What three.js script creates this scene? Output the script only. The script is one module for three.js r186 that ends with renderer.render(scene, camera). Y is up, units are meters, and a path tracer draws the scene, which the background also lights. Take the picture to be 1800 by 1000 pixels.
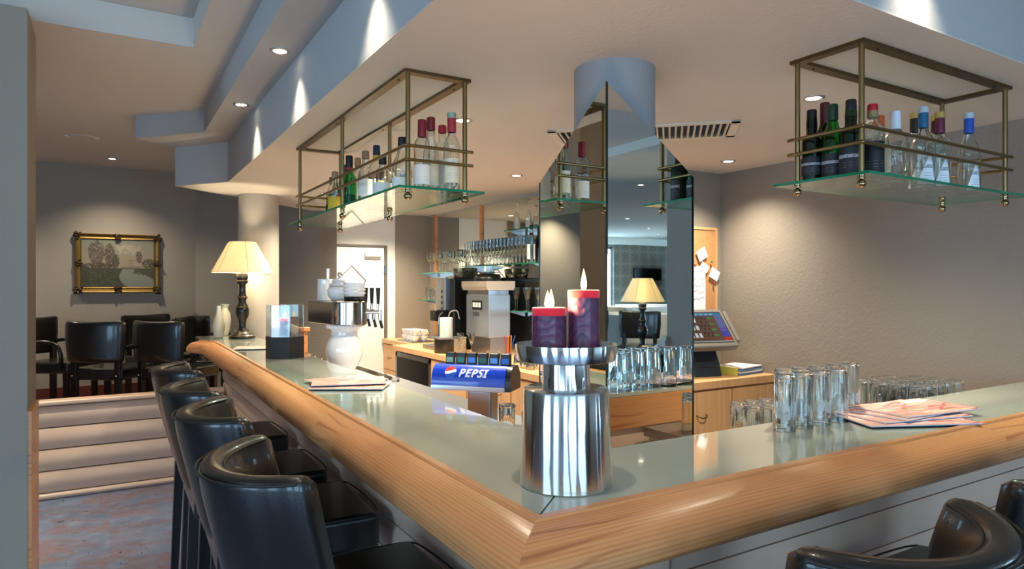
import * as THREE from 'three';
import { RoundedBoxGeometry } from 'three/addons/geometries/RoundedBoxGeometry.js';
import { mergeGeometries, toCreasedNormals } from 'three/addons/utils/BufferGeometryUtils.js';
import { RectAreaLightUniformsLib } from 'three/addons/lights/RectAreaLightUniformsLib.js';

// ───────────────────────── camera, sky, daylight, exposure ─────────────────────────
const EYE = 1.56, FOCAL = 1171, HORIZON = 503;
const YAW = Math.atan(707 / FOCAL);                       // the bar's left arm runs along -z
const scene = new THREE.Scene();
const camera = new THREE.PerspectiveCamera(2 * Math.atan(500 / FOCAL) * 180 / Math.PI, 1.8, 0.05, 60);
camera.position.set(0, EYE, 0);
camera.rotation.set(0, -YAW, 0);
camera.setViewOffset(1800, 1000, 0, 500 - HORIZON, 1800, 1000);
camera.updateProjectionMatrix();
scene.add(camera);
scene.background = new THREE.Color().setRGB(1.6, 2.2, 3.0);        // even overcast daylight outside
const renderer = new THREE.WebGLRenderer({ antialias: true });
renderer.toneMapping = THREE.LinearToneMapping;
renderer.toneMappingExposure = 1.36;
renderer.shadowMap.enabled = true;
RectAreaLightUniformsLib.init();
const DAY = new THREE.Color().setRGB(0.38, 0.69, 1.0), WARM = new THREE.Color().setRGB(1.0, 0.90, 0.70);
const DAY_POWER = 4.8, SPOT_POWER = 10.5;
// windows behind and beside the camera and in the dining room: [x, z, side, width, brightness]; side 0 looks to -z, 1 to +x, 2 to -x
const WINDOWS = [[-3.4, 4.5, 0, 1.7], [-1.1, 4.5, 0, 1.7], [1.2, 4.5, 0, 1.7], [-5, 2.2, 1, 1.7], [-5, -0.6, 1, 1.7], [9.75, 9.0, 0, 1.1, 2], [14, 5, 2, 3.2, 1.8]];
const SILL = 0.55, HEAD = 2.5;

// ───────────────────────── helpers ─────────────────────────
const sY = Math.sin(YAW), cY = Math.cos(YAW);
let seed = 7;
const rnd = () => ((seed = (seed * 1664525 + 1013904223) >>> 0) / 4294967296);
const rr = (a, b) => a + (b - a) * rnd();
function ray(px, py) { const x = (px - 900) / FOCAL; return [cY * x + sY, (HORIZON - py) / FOCAL, -(cY - sY * x)]; }
const onY = (px, py, y) => { const r = ray(px, py), t = (y - EYE) / r[1]; return [r[0] * t, y, r[2] * t]; };
const onX = (px, py, x) => { const r = ray(px, py), t = x / r[0]; return [x, EYE + r[1] * t, r[2] * t]; };
const onZ = (px, py, z) => { const r = ray(px, py), t = z / r[2]; return [r[0] * t, EYE + r[1] * t, z]; };

const taken = {};
const numbered = n => { taken[n] = (taken[n] ?? -1) + 1; return taken[n] ? n + '_' + String(taken[n]).padStart(3, '0') : n; };
function add(o, parent) { (parent || scene).add(o); return o; }
function M(name, geo, mat, parent) {                      // a named mesh: a part under parent, or a thing
  const m = new THREE.Mesh(Array.isArray(geo) ? merge(geo) : geo, mat);
  m.name = parent ? name : numbered(name); m.castShadow = m.receiveShadow = true;
  return add(m, parent);
}
function tag(o, label, category, group) { o.userData.label = label; o.userData.category = category; if (group) o.userData.group = group; return o; }
function G(name, label, category, [x, y, z] = [0, 0, 0], turn = 0, group) {
  const g = new THREE.Group(); g.name = numbered(name); g.position.set(x, y, z); g.rotation.y = turn; tag(g, label, category, group); return add(g);
}
function S(name, geo, mat, label, parent) { const m = M(name, geo, mat, parent); if (!parent) { m.userData.kind = 'structure'; if (label) m.userData.label = label; } return m; }
function copy(src, [x, y, z], turn, label) { const c = src.clone(); c.name = numbered(src.name.replace(/_\d{3}$/, '')); c.position.set(x, y, z); if (turn !== undefined) c.rotation.y = turn; if (label) c.userData = { ...src.userData, label }; return add(c); }

function merge(list) {
  const l = list.flat(9).map(g => g.index ? g.toNonIndexed() : g);
  for (const g of l) { for (const k of Object.keys(g.attributes)) if (!['position', 'normal', 'uv'].includes(k)) g.deleteAttribute(k); }
  return l.length === 1 ? l[0] : mergeGeometries(l);
}
const T = (g, x, y, z) => g.translate(x, y, z);
const box = (x0, x1, y0, y1, z0, z1) => metric(T(new THREE.BoxGeometry(x1 - x0, y1 - y0, z1 - z0), (x0 + x1) / 2, (y0 + y1) / 2, (z0 + z1) / 2));
const rbox = (w, h, d, r = 0.005, x = 0, y = 0, z = 0, s = 2) => metric(T(new RoundedBoxGeometry(w, h, d, s, Math.min(r, w / 2.01, h / 2.01, d / 2.01)), x, y, z));
const cyl = (r0, r1, h, x = 0, y = 0, z = 0, n = 24) => T(new THREE.CylinderGeometry(r1, r0, h, n), x, y + h / 2, z);   // r0 bottom, r1 top, stands on y
const ball = (r, x = 0, y = 0, z = 0, n = 16) => T(new THREE.SphereGeometry(r, n, Math.max(8, n >> 1)), x, y, z);
const lathe = (pts, n = 32) => new THREE.LatheGeometry(pts.map(p => new THREE.Vector2(Math.max(p[0], 1e-4), p[1])), n);
const crisp = (pts, n = 48) => toCreasedNormals(lathe(pts, n), 0.5);
function rod(a, b, r, n = 12) {
  const A = new THREE.Vector3(...a), B = new THREE.Vector3(...b), d = B.clone().sub(A), g = new THREE.CylinderGeometry(r, r, d.length(), n);
  return g.applyMatrix4(new THREE.Matrix4().compose(A.add(B).multiplyScalar(0.5), new THREE.Quaternion().setFromUnitVectors(new THREE.Vector3(0, 1, 0), d.clone().normalize()), new THREE.Vector3(1, 1, 1)));
}
const tube = (pts, r, seg = 24, n = 10) => new THREE.TubeGeometry(new THREE.CatmullRomCurve3(pts.map(p => new THREE.Vector3(...p))), seg, r, n);
function metric(g) {                                       // uv in metres, by the way each face points
  g = g.index ? g.toNonIndexed() : g;
  if (!g.attributes.normal) g.computeVertexNormals();
  const p = g.attributes.position, uv = new Float32Array(p.count * 2), a = new THREE.Vector3(), b = new THREE.Vector3(), c = new THREE.Vector3();
  for (let i = 0; i < p.count; i += 3) {
    a.fromBufferAttribute(p, i); b.fromBufferAttribute(p, i + 1).sub(a); c.fromBufferAttribute(p, i + 2).sub(a); b.cross(c);
    const nx = Math.abs(b.x), ny = Math.abs(b.y), nz = Math.abs(b.z);
    for (let k = i; k < i + 3; k++) {
      const x = p.getX(k), y = p.getY(k), z = p.getZ(k);
      if (ny >= nx && ny >= nz) { uv[k * 2] = x; uv[k * 2 + 1] = z; } else if (nx >= nz) { uv[k * 2] = z; uv[k * 2 + 1] = y; } else { uv[k * 2] = x; uv[k * 2 + 1] = y; }
    }
  }
  g.setAttribute('uv', new THREE.BufferAttribute(uv, 2));
  return g;
}
// a prism over a floor plan given as [x, depth] points (depth = -z)
function prism(plan, y0, y1, holes = []) {
  const s = new THREE.Shape(plan.map(p => new THREE.Vector2(p[0], p[1])));
  for (const h of holes) s.holes.push(new THREE.Path(h.map(p => new THREE.Vector2(p[0], p[1]))));
  const g = new THREE.ExtrudeGeometry(s, { depth: y1 - y0, bevelEnabled: false });
  return metric(T(g.rotateX(-Math.PI / 2), 0, y0, 0));
}
// a shape in x-y extruded along z
function slab(pts, depth, bevel = 0, z = 0) {
  const s = new THREE.Shape(pts.map(p => new THREE.Vector2(p[0], p[1])));
  return metric(T(new THREE.ExtrudeGeometry(s, { depth: depth - 2 * bevel, bevelEnabled: bevel > 0, bevelSize: bevel, bevelThickness: bevel, bevelSegments: 2, curveSegments: 8 }), 0, 0, z + bevel));
}
// a profile [(out, y)...] carried from plan point a to plan point b; ma, mb = outward offset per unit at each end (mitres)
function carry(a, b, ma, mb, prof, closed = true) {
  const pos = [], uv = [], n = prof.length, len = Math.hypot(b[0] - a[0], b[1] - a[1]);
  const pt = (e, m, q) => [e[0] + m[0] * q[0], q[1], -(e[1] + m[1] * q[0])];
  let arc = 0;
  for (let i = 0; i < (closed ? n : n - 1); i++) {
    const p = prof[i], q = prof[(i + 1) % n], st = Math.hypot(q[0] - p[0], q[1] - p[1]);
    const A = pt(a, ma, p), B = pt(b, mb, p), C = pt(b, mb, q), D = pt(a, ma, q);
    pos.push(...A, ...B, ...C, ...A, ...C, ...D);
    uv.push(0, arc, len, arc, len, arc + st, 0, arc, len, arc + st, 0, arc + st); arc += st;
  }
  for (const [e, m, f] of [[a, ma, 1], [b, mb, 0]]) {
    const tri = THREE.ShapeUtils.triangulateShape(prof.map(p => new THREE.Vector2(p[0], p[1])), []);
    for (const t of tri) for (const k of f ? t : [t[2], t[1], t[0]]) { pos.push(...pt(e, m, prof[k])); uv.push(prof[k][0], prof[k][1]); }
  }
  const g = new THREE.BufferGeometry();
  g.setAttribute('position', new THREE.Float32BufferAttribute(pos, 3)); g.setAttribute('uv', new THREE.Float32BufferAttribute(uv, 2));
  g.computeVertexNormals();
  return toCreasedNormals(g, 0.6);
}
// an upholstered shell: a rounded section carried along an arc in plan
function shell(arc, y0, y1, thick, nU = 28, nV = 20, shape = () => [1, 0]) {
  const pos = [], uv = [], idx = [];
  for (let i = 0; i <= nU; i++) {
    const u = -1 + 2 * i / nU, e = Math.sqrt(Math.max(0, 1 - Math.pow(Math.abs(u), 14)));
    const P = arc(u), Q = arc(u + 0.01), tx = Q[0] - P[0], tz = Q[1] - P[1], l = Math.hypot(tx, tz), nx = -tz / l, nz = tx / l;
    for (let j = 0; j <= nV; j++) {
      const w = j / nV * Math.PI * 2, c = Math.cos(w), s = Math.sin(w);
      const t = thick / 2 * Math.sign(c) * Math.pow(Math.abs(c), 0.55) * (0.12 + 0.88 * e);
      const v = Math.sign(s) * Math.pow(Math.abs(s), 0.4) * (0.9 + 0.1 * e);
      const y = (y0 + y1) / 2 + (y1 - y0) / 2 * v, [k, dy, dz = 0] = shape(u, v);
      pos.push(P[0] * k + nx * t, y + dy, P[1] + dz + nz * t); uv.push(i / nU * 0.8, j / nV * 0.8);
    }
  }
  const W = nV + 1;
  for (let i = 0; i < nU; i++) for (let j = 0; j < nV; j++) { const a = i * W + j; idx.push(a, a + W, a + 1, a + 1, a + W, a + W + 1); }
  for (const e of [0, nU]) { const c = pos.length / 3, P = arc(e ? 1 : -1); pos.push(P[0] * shape(e ? 1 : -1, 0)[0], (y0 + y1) / 2 + shape(e ? 1 : -1, 0)[1], P[1] + (shape(e ? 1 : -1, 0)[2] || 0)); uv.push(0, 0); for (let j = 0; j < nV; j++) e ? idx.push(e * W + j, c, e * W + j + 1) : idx.push(j, j + 1, c); }
  const g = new THREE.BufferGeometry();
  g.setAttribute('position', new THREE.Float32BufferAttribute(pos, 3)); g.setAttribute('uv', new THREE.Float32BufferAttribute(uv, 2)); g.setIndex(idx); g.computeVertexNormals();
  return g.toNonIndexed();
}

// ───────────────────────── textures ─────────────────────────
function lattice(n, s) { const v = new Float32Array(n * n); let q = s; for (let i = 0; i < v.length; i++) { q = (q * 1664525 + 1013904223) >>> 0; v[i] = q / 4294967296; } return v; }
const L64 = lattice(64, 99);
function vn(x, y, per = 64) {                              // value noise that repeats every per cells
  const X = Math.floor(x), Y = Math.floor(y), f = x - X, h = y - Y, u = f * f * (3 - 2 * f), w = h * h * (3 - 2 * h), m = k => ((k % per) + per) % per;
  const a = L64[m(Y) * 64 + m(X)], b = L64[m(Y) * 64 + m(X + 1)], c = L64[m(Y + 1) * 64 + m(X)], d = L64[m(Y + 1) * 64 + m(X + 1)];
  return a + (b - a) * u + (c - a + (a - b - c + d) * u) * w;
}
function fbm(x, y, per, oct = 4) { let s = 0, a = 0.5, n = 0; for (let i = 0; i < oct; i++) { s += a * vn(x, y, Math.min(per, 64)); n += a; a *= 0.5; x *= 2; y *= 2; per *= 2; } return s / n; }
function tex(n, m, fn, srgb = true, size = 1, sizeY = size) {    // size = metres covered
  const d = new Uint8Array(n * m * 4);
  for (let j = 0; j < m; j++) for (let i = 0; i < n; i++) { const c = fn(i / n, j / m), k = (j * n + i) * 4; for (let q = 0; q < 3; q++) d[k + q] = Math.max(0, Math.min(255, Array.isArray(c) ? c[q] : c)); d[k + 3] = 255; }
  const t = new THREE.DataTexture(d, n, m); t.magFilter = t.minFilter = THREE.LinearFilter; t.wrapS = t.wrapT = THREE.RepeatWrapping;
  if (srgb) t.colorSpace = THREE.SRGBColorSpace; t.repeat.set(1 / size, 1 / sizeY); t.needsUpdate = true; return t;
}
function canvasTex(w, h, draw) {
  const c = document.createElement('canvas'); c.width = w; c.height = h; const g = c.getContext('2d'); draw(g, w, h);
  const t = new THREE.CanvasTexture(c); t.colorSpace = THREE.SRGBColorSpace; t.magFilter = THREE.LinearFilter; return t;
}
const mix = (a, b, t) => a.map((v, i) => v + (b[i] - v) * t), sm = (a, b, x) => { x = Math.max(0, Math.min(1, (x - a) / (b - a))); return x * x * (3 - 2 * x); };
const plasterBump = tex(512, 512, (u, v) => 255 * (0.6 * fbm(u * 32, v * 32, 32, 3) + 0.4 * vn(u * 64, v * 64, 64)), false, 0.55);
const leatherBump = tex(256, 256, (u, v) => 255 * (0.5 * vn(u * 64, v * 64, 64) + 0.5 * vn(u * 32, v * 32, 32)), false, 0.12);
const railWood = tex(1024, 512, (u, v) => {                // u along the board, v across it
  const warp = 0.018 * fbm(u * 3, v * 3, 3, 3) + 0.012 * vn(u * 6, v * 2, 6);
  const g = Math.sin((v + warp) * 300) * 0.5 + 0.5, fine = vn(u * 16, v * 64, 64), zone = sm(0.52, 0.66, vn(u * 3, v * 4, 12));
  const cath = Math.pow(Math.abs(Math.sin((v * 7 + 2.2 * fbm(u * 4, v * 3, 12, 2)) * 5)), 22);
  return mix(mix([214, 148, 92], [178, 106, 60], 0.6 * g * (0.35 + 0.65 * fine)), [146, 76, 44], 0.6 * cath * zone).map(c => c * (0.93 + 0.13 * fbm(u * 5, v * 5, 5, 3)));
}, true, 1.6, 0.42);
const beech = tex(512, 512, (u, v) => mix([222, 176, 128], [190, 138, 92], 0.7 * fbm(u * 48, v * 2, 48, 2) * (0.5 + fbm(u * 4, v * 4, 4, 2))), true, 0.6);
const granite = tex(1024, 1024, (u, v) => {
  const w = fbm(u * 6, v * 6, 6, 5), f = fbm(u * 24 + 5, v * 24, 24, 3), s = vn(u * 64, v * 64, 64);
  const vein = Math.pow(1 - Math.abs(2 * fbm(u * 3 + w * 1.2, v * 6 + w * 1.5, 6, 4) - 1), 14), patch = sm(0.5, 0.68, fbm(u * 4 + 9, v * 8, 8, 4));
  let c = mix([98, 116, 148], [146, 164, 194], f);
  c = mix(c, [150, 116, 120], 0.6 * patch); c = mix(c, [150, 96, 96], 0.6 * vein);
  if (s > 0.9 && f > 0.5) c = mix(c, [60, 62, 72], 0.7);
  return c;
}, true, 1.7);
const rattan = tex(256, 256, (u, v) => mix([206, 150, 98], [176, 120, 74], fbm(u * 64, v * 64, 64, 1)), true, 0.25);
const damask = tex(512, 512, (u, v) => {
  const a = Math.sin(u * Math.PI * 8) * Math.sin(v * Math.PI * 8), b = Math.abs(Math.sin((u + v) * Math.PI * 8)) * Math.abs(Math.sin((u - v) * Math.PI * 8));
  return mix([112, 106, 94], [148, 140, 124], (Math.abs(a) < 0.22 || Math.abs(b - 0.5) < 0.1) ? 0.8 : 0.15);
}, true, 2.4);
const waxBump = tex(256, 256, (u, v) => { const w = fbm(u * 8, v * 8, 8, 3); return 255 * Math.pow(Math.abs(Math.sin((v * 22 + w * 1.6 + 0.25 * Math.sin(u * 12.566)) * 1.5708 * 2)), 0.7); }, false, 1);
const steelBrush = tex(256, 256, (u, v) => 255 * (0.6 + 0.3 * vn(u * 64, v * 2, 64)), false, 0.3);

// ───────────────────────── materials ─────────────────────────
const std = o => new THREE.MeshStandardMaterial(o), phy = o => new THREE.MeshPhysicalMaterial(o);
const plaster = (c, b = 0.0012) => std({ color: c, roughness: 0.92, bumpMap: plasterBump, bumpScale: b });
const mat = {
  wall: plaster('#978c7e'), wallLight: plaster('#8b8277', 0.0018), white: plaster('#f0eee4', 0.0008), ceil: plaster('#cbc4ba', 0.0006), fascia: plaster('#b3b1ae', 0.0006), column: plaster('#a8a196', 0.0008), columnGrey: plaster('#8b8d8e', 0.0006),
  granite: std({ map: granite, roughness: 0.32 }), platform: std({ color: '#5b3428', roughness: 0.45 }), dark: std({ color: '#3a322c', roughness: 0.6 }),
  redbase: std({ color: '#5a1f14', roughness: 0.5 }), slat: phy({ color: '#e6c4aa', roughness: 0.42, clearcoat: 0.3, clearcoatRoughness: 0.25 }),
  rail: phy({ map: railWood, roughness: 0.4, clearcoat: 0.35, clearcoatRoughness: 0.22 }), beech: std({ map: beech, roughness: 0.45 }),
  counter: phy({ color: '#aeb2a5', roughness: 0.07, clearcoat: 0.6, clearcoatRoughness: 0.03 }), counterEdge: std({ color: '#2f6a52', roughness: 0.15 }),
  mirror: std({ color: '#dfe4e0', metalness: 1, roughness: 0.015 }), mirrorEdge: std({ color: '#15201c', roughness: 0.3 }),
  brass: std({ color: '#8f7850', metalness: 1, roughness: 0.3 }), brassDark: std({ color: '#6e5c3f', metalness: 1, roughness: 0.36 }), ballBrass: std({ color: '#a58b66', metalness: 1, roughness: 0.12 }),
  glass: phy({ color: '#ffffff', transmission: 1, thickness: 0, roughness: 0.02, ior: 1.5 }), shelfGlass: phy({ color: '#eaf6f0', transmission: 1, thickness: 0, roughness: 0.0, ior: 1.5 }), shelfEdge: phy({ color: '#1f8a63', roughness: 0.12, transmission: 0.35, thickness: 0 }),
  solidGlass: phy({ color: '#f6fbfa', transmission: 1, thickness: 0.02, roughness: 0.0, ior: 1.48 }), frosted: phy({ color: '#f2f5f5', roughness: 0.7, transmission: 0.72, thickness: 0 }),
  leather: phy({ color: '#15100c', roughness: 0.34, clearcoat: 0.42, clearcoatRoughness: 0.09, bumpMap: leatherBump, bumpScale: 0.0003 }), seam: std({ color: '#1d1916', roughness: 0.4 }), darkwood: std({ color: '#130d0a', roughness: 0.3 }),
  chrome: std({ color: '#dcdcda', metalness: 1, roughness: 0.07 }), spun: phy({ color: '#dcdcda', metalness: 1, roughness: 0.17, anisotropy: 0.95, anisotropyRotation: Math.PI / 2 }), steel: std({ color: '#b9babb', metalness: 1, roughness: 0.28 }), steelShiny: std({ color: '#b4afa8', metalness: 1, roughness: 0.12 }), steelSoft: std({ color: '#9c9d9f', metalness: 1, roughness: 0.38 }),
  black: std({ color: '#0b0b0c', roughness: 0.35 }), blackGloss: phy({ color: '#0a0b0d', roughness: 0.15, clearcoat: 0.5 }), slate: std({ color: '#1b2530', roughness: 0.5 }), grey: std({ color: '#6d665f', roughness: 0.45 }),
  porcelain: phy({ color: '#eef0f0', roughness: 0.12, clearcoat: 0.8, clearcoatRoughness: 0.05 }), vase: phy({ color: '#cfccba', roughness: 0.15, clearcoat: 0.7 }),
  lampwood: phy({ color: '#1c1712', roughness: 0.3, clearcoat: 0.3 }), lampgold: std({ color: '#6d5837', roughness: 0.45 }), shade: phy({ color: '#f6ecd2', roughness: 1, transmission: 0.45, thickness: 0, side: THREE.DoubleSide }),
  paper: std({ color: '#f1efe9', roughness: 0.8 }), blueedge: std({ color: '#4a6fae', roughness: 0.6 }), cork: std({ map: rattan, roughness: 0.9 }), gold: std({ color: '#8a6a38', metalness: 0.8, roughness: 0.42 }), goldDark: std({ color: '#3f2d18', metalness: 0.6, roughness: 0.5 }),
  flame: std({ color: '#000000', emissive: new THREE.Color().setRGB(1, 0.62, 0.22), emissiveIntensity: 9 }), bulb: std({ color: '#000000', emissive: new THREE.Color().setRGB(1, 0.88, 0.68), emissiveIntensity: 9 }),
  softBulb: std({ color: '#000000', emissive: new THREE.Color().setRGB(1, 0.84, 0.58), emissiveIntensity: 4 }), seamCream: std({ color: '#b9a67e', roughness: 0.9 }),
  cloth: std({ color: '#efeeea', roughness: 0.9 }), wallpaper: std({ map: damask, roughness: 0.8 }), darkfloor: std({ color: '#3b3029', roughness: 0.35 }), vent: std({ color: '#cfc6b6', roughness: 0.5 }), ventdark: std({ color: '#1a1613', roughness: 0.9 }),
  frame: std({ color: '#e4e4e2', roughness: 0.4 }), pane: phy({ color: '#ffffff', transmission: 1, thickness: 0, roughness: 0 }),
};
const paint = (c, rough = 0.35) => (paint.made ??= {})[c + rough] ??= std({ color: c, roughness: rough });
const tint = (c) => (tint.made ??= {})[c] ??= phy({ color: c, transmission: 1, thickness: 0.01, roughness: 0.0, ior: 1.5 });

// ───────────────────────── the room ─────────────────────────
S('floor', prism([[-5.2, -4.7], [3.84, -4.7], [3.84, 8.3], [-5.2, 8.3]], -0.2, 0), mat.granite, 'blue grey stone floor with pinkish veins');
S('platform', prism([[-5, 5.98], [0.80, 5.98], [0.80, 8.1], [-5, 8.1]], 0, 0.40), mat.platform, 'raised dark red wood platform behind the slatted step wall');
// outer walls with openings
function holedWall(name, label, mt, axis, at, t, from, to, h, openings) {     // axis 'z': wall runs along x at z = at
  const gs = [], put = (a, b, y0, y1) => { if (b - a > 1e-3 && y1 > y0) gs.push(axis === 'z' ? box(a, b, y0, y1, Math.min(at, at + t), Math.max(at, at + t)) : box(Math.min(at, at + t), Math.max(at, at + t), y0, y1, a, b)); };
  let c = from; for (const [m, w] of openings.sort((p, q) => p[0] - q[0])) { put(c, m - w / 2, 0, h); put(m - w / 2, m + w / 2, 0, SILL); put(m - w / 2, m + w / 2, HEAD, h); c = m + w / 2; } put(c, to, 0, h);
  return S(name, gs, mt, label);
}
holedWall('wall_back', 'grey plaster wall with tall windows', mat.wall, 'z', 4.5, 0.25, -5.2, 3.84, 3.1, WINDOWS.filter(w => w[1] === 4.5).map(w => [w[0], w[3]]));
holedWall('wall_left', 'grey plaster side wall with tall windows', mat.wall, 'x', -5, -0.25, -8.3, 4.75, 3.1, WINDOWS.filter(w => w[2] === 1).map(w => [w[1], w[3]]));
S('wall_front', prism([[-5.25, 8.1], [0.81, 8.1], [2.0, 6.80], [2.0, 7.2], [1.05, 8.35], [-5.25, 8.35]], 0, 3.1), mat.wall, 'taupe grey plaster wall behind the platform and column');
S('wall_passage', prism([[2.0, 6.87], [2.66, 6.87], [2.66, 7.15], [2.0, 7.15]], 0, 3.1), mat.white, 'white wall of the staff passage round the door');
S('wall_corner', prism([[2.66, 6.85], [3.3, 6.85], [3.3, 7.15], [2.66, 7.15]], 0, 3.1), mat.wall, 'narrow grey wall between white passage and shelf mirror');
S('wall_bar', prism([[3.06, 3.22], [3.3, 3.22], [3.3, 6.85], [3.06, 6.85]], 0, 3.1), mat.wall, 'wall behind the glass shelves');
S('wall_niche', prism([[3.3, 3.22], [3.9, 3.22], [3.9, 3.45], [3.3, 3.45]], 0, 3.1), mat.wallLight, 'grey plaster niche wall with the pin board');
S('wall_right', prism([[3.64, -0.38], [3.88, -0.38], [3.88, 3.22], [3.64, 3.22]], 0, 3.1), mat.wallLight, 'rough grey plaster wall beside the till');
S('wall_pier', prism([[-1.1, 3.66], [-0.315, 3.66], [-0.315, 4.06], [-1.1, 4.06]], 0, 2.8), mat.wall, 'grey plaster pier at the room edge');
S('trim_1', box(-0.325, -0.300, 0, 1.0, -4.03, -3.665), mat.rail, 'brown wood edge board on the grey pier');
S('baseboard_front', prism([[-5, 8.085], [0.80, 8.085], [0.80, 8.1], [-5, 8.1]], 0.40, 0.54), mat.redbase, 'dark red skirting along the platform wall');
// ceilings
const recess = [[0.373, 1.0], [0.373, 3.815], [-2.6, 3.815], [-2.6, 1.0]];
S('ceiling', [prism([[-5.2, -4.7], [3.84, -4.7], [3.84, 8.3], [-5.2, 8.3]], 2.80, 2.95, [recess]), box(-5.2, 3.84, 2.951, 3.15, -8.3, 4.7)], mat.ceil, 'warm white upper ceiling with sunken recess');
S('ceiling_step', prism([[0.567, 0.90], [0.567, 5.12], [0.16, 5.58], [0.9, 6.2], [1.4, 6.2], [1.4, 1.4], [3.64, 1.4], [3.64, 0.90]], 2.64, 2.80), mat.fascia, 'stepped ceiling band with downlights above the stools');
const soffitPlan = [[0.757, 1.075], [0.757, 5.37], [0.436, 5.80], [1.80, 6.98], [2.0, 6.87], [3.06, 6.85], [3.06, 3.22], [3.64, 3.22], [3.64, 1.075]];
const ductHole = [[-0.43, -0.14], [0.43, -0.14], [0.43, 0.14], [-0.43, 0.14]].map(([u, v]) => [2.32 + 0.714 * u - 0.70 * v, 2.56 - 0.70 * u - 0.714 * v]);   // real opening for the air grille
S('soffit', prism(soffitPlan, 2.345, 2.64, [ductHole]), mat.fascia, 'deep pale fascia of the lowered ceiling over the bar');
S('soffit_underside', prism(soffitPlan, 2.34, 2.346, [ductHole]), mat.ceil, 'cream underside of the lowered ceiling over the bar');
// windows with daylight
WINDOWS.forEach(([x, z, side, w, bright = 1], i) => {
  const g = new THREE.Group(); g.name = 'window_' + (i + 1); g.userData = { kind: 'structure', label: 'tall white framed window' }; g.position.set(x, 0, z); g.rotation.y = [Math.PI, Math.PI / 2, -Math.PI / 2][side]; add(g);
  const h = HEAD - SILL;
  M('window_frame', [box(-w / 2, w / 2, SILL, SILL + 0.06, -0.2, -0.12), box(-w / 2, w / 2, HEAD - 0.06, HEAD, -0.2, -0.12), box(-w / 2, -w / 2 + 0.06, SILL, HEAD, -0.2, -0.12), box(w / 2 - 0.06, w / 2, SILL, HEAD, -0.2, -0.12), box(-0.03, 0.03, SILL, HEAD, -0.2, -0.12)], mat.frame, g);
  for (const s of [-1, 1]) M('window_pane', box(s * w / 4 - w / 4 + 0.04, s * w / 4 + w / 4 - 0.04, SILL + 0.06, HEAD - 0.06, -0.162, -0.160), mat.pane, g);
  M('window_sill', box(-w / 2 - 0.05, w / 2 + 0.05, SILL - 0.04, SILL, -0.02, 0.12), mat.frame, g);
  const l = new THREE.RectAreaLight(DAY, DAY_POWER * bright, w - 0.12, h - 0.12), n = [[0, -1], [1, 0], [-1, 0]][side];
  l.position.set(x + n[0] * -0.06, (SILL + HEAD) / 2, z + n[1] * -0.06); l.lookAt(x + n[0] * 5, (SILL + HEAD) / 2, z + n[1] * 5); scene.add(l);
});
// the dining room on a raised floor, beyond the right wall: seen in the mirrored pillar
S('floor_dining', box(3.64, 14, -0.1, 0.38, 0.60, 9.3), mat.darkfloor, 'dark brown raised dining room floor');
S('ceiling_dining', box(3.84, 14, 2.72, 2.9, 0.2, 9.3), mat.ceil, 'pale dining room ceiling with spots');
holedWall('wall_dining_far', 'dining room wall with grey damask wallpaper', mat.wallpaper, 'z', 9.0, 0.25, 3.64, 14.25, 2.9, [[9.75, 1.1]]);
holedWall('wall_dining_side', 'side wall of the dining room', mat.wallpaper, 'x', 14, 0.25, 0.14, 9.0, 2.9, [[5, 3.2]]);
S('wall_dining_near', box(3.88, 14, 0, 2.9, 0.14, 0.38), mat.wall, 'grey end wall beside the dining room');
S('wall_dining_return', box(3.64, 3.84, 0, 3.1, 4.75, 9.25), mat.wall, 'grey return wall of the dining room');
S('trim_2', box(3.84, 14, 2.56, 2.72, 8.88, 9.0), mat.white, 'white crown moulding of the dining room');
S('trim_3', [box(3.60, 3.92, 1.10, 1.15, 0.36, 0.42), box(3.61, 3.91, 1.15, 1.18, 0.36, 0.41)], mat.fascia, 'grey moulded band on the wall end');
// slatted step wall in front of the platform
{
  const w = G('slat_step_wall', 'pale lacquered low wall of wide rounded boards before the platform', 'low wall', [0, 0, 0]);
  const A = [-2.4, 5.93], B = [0.80, 5.93], o = [0, -1];
  M('panel_core', prism([[-2.4, 5.93], [0.80, 5.93], [0.80, 5.98], [-2.4, 5.98]], 0, 0.70), mat.redbase, w);
  const bulge = (y0, y1, d) => [[0, y0], ...Array.from({ length: 9 }, (_, i) => { const t = i / 8; return [0.008 + d * Math.sin(Math.PI * (0.08 + 0.84 * t)), y0 + (y1 - y0) * t]; }), [0, y1]];
  for (let k = 0; k < 4; k++) M('slat', carry(A, B, o, o, bulge(0.055 + k * 0.158, 0.206 + k * 0.158, 0.03)), mat.slat, w);
  M('cap_rail', carry(A, B, o, o, [[-0.06, 0.69], [0.045, 0.69], [0.055, 0.70], [0.055, 0.715], [0.045, 0.725], [-0.06, 0.725]]), mat.slat, w);
  M('base_rail', carry(A, B, o, o, bulge(0.0, 0.05, 0.03)), mat.slat, w);
}
// round columns
tag(S('column', cyl(0.165, 0.165, 2.34, 1.10, 0, -6.05, 48), mat.column), 'round plastered column behind the bar lamp', 'column');
tag(S('column', cyl(0.145, 0.145, 2.34, 1.565, 0, -1.875, 48), mat.columnGrey), 'round column wrapped by the mirrored pillar casing', 'column');
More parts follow.
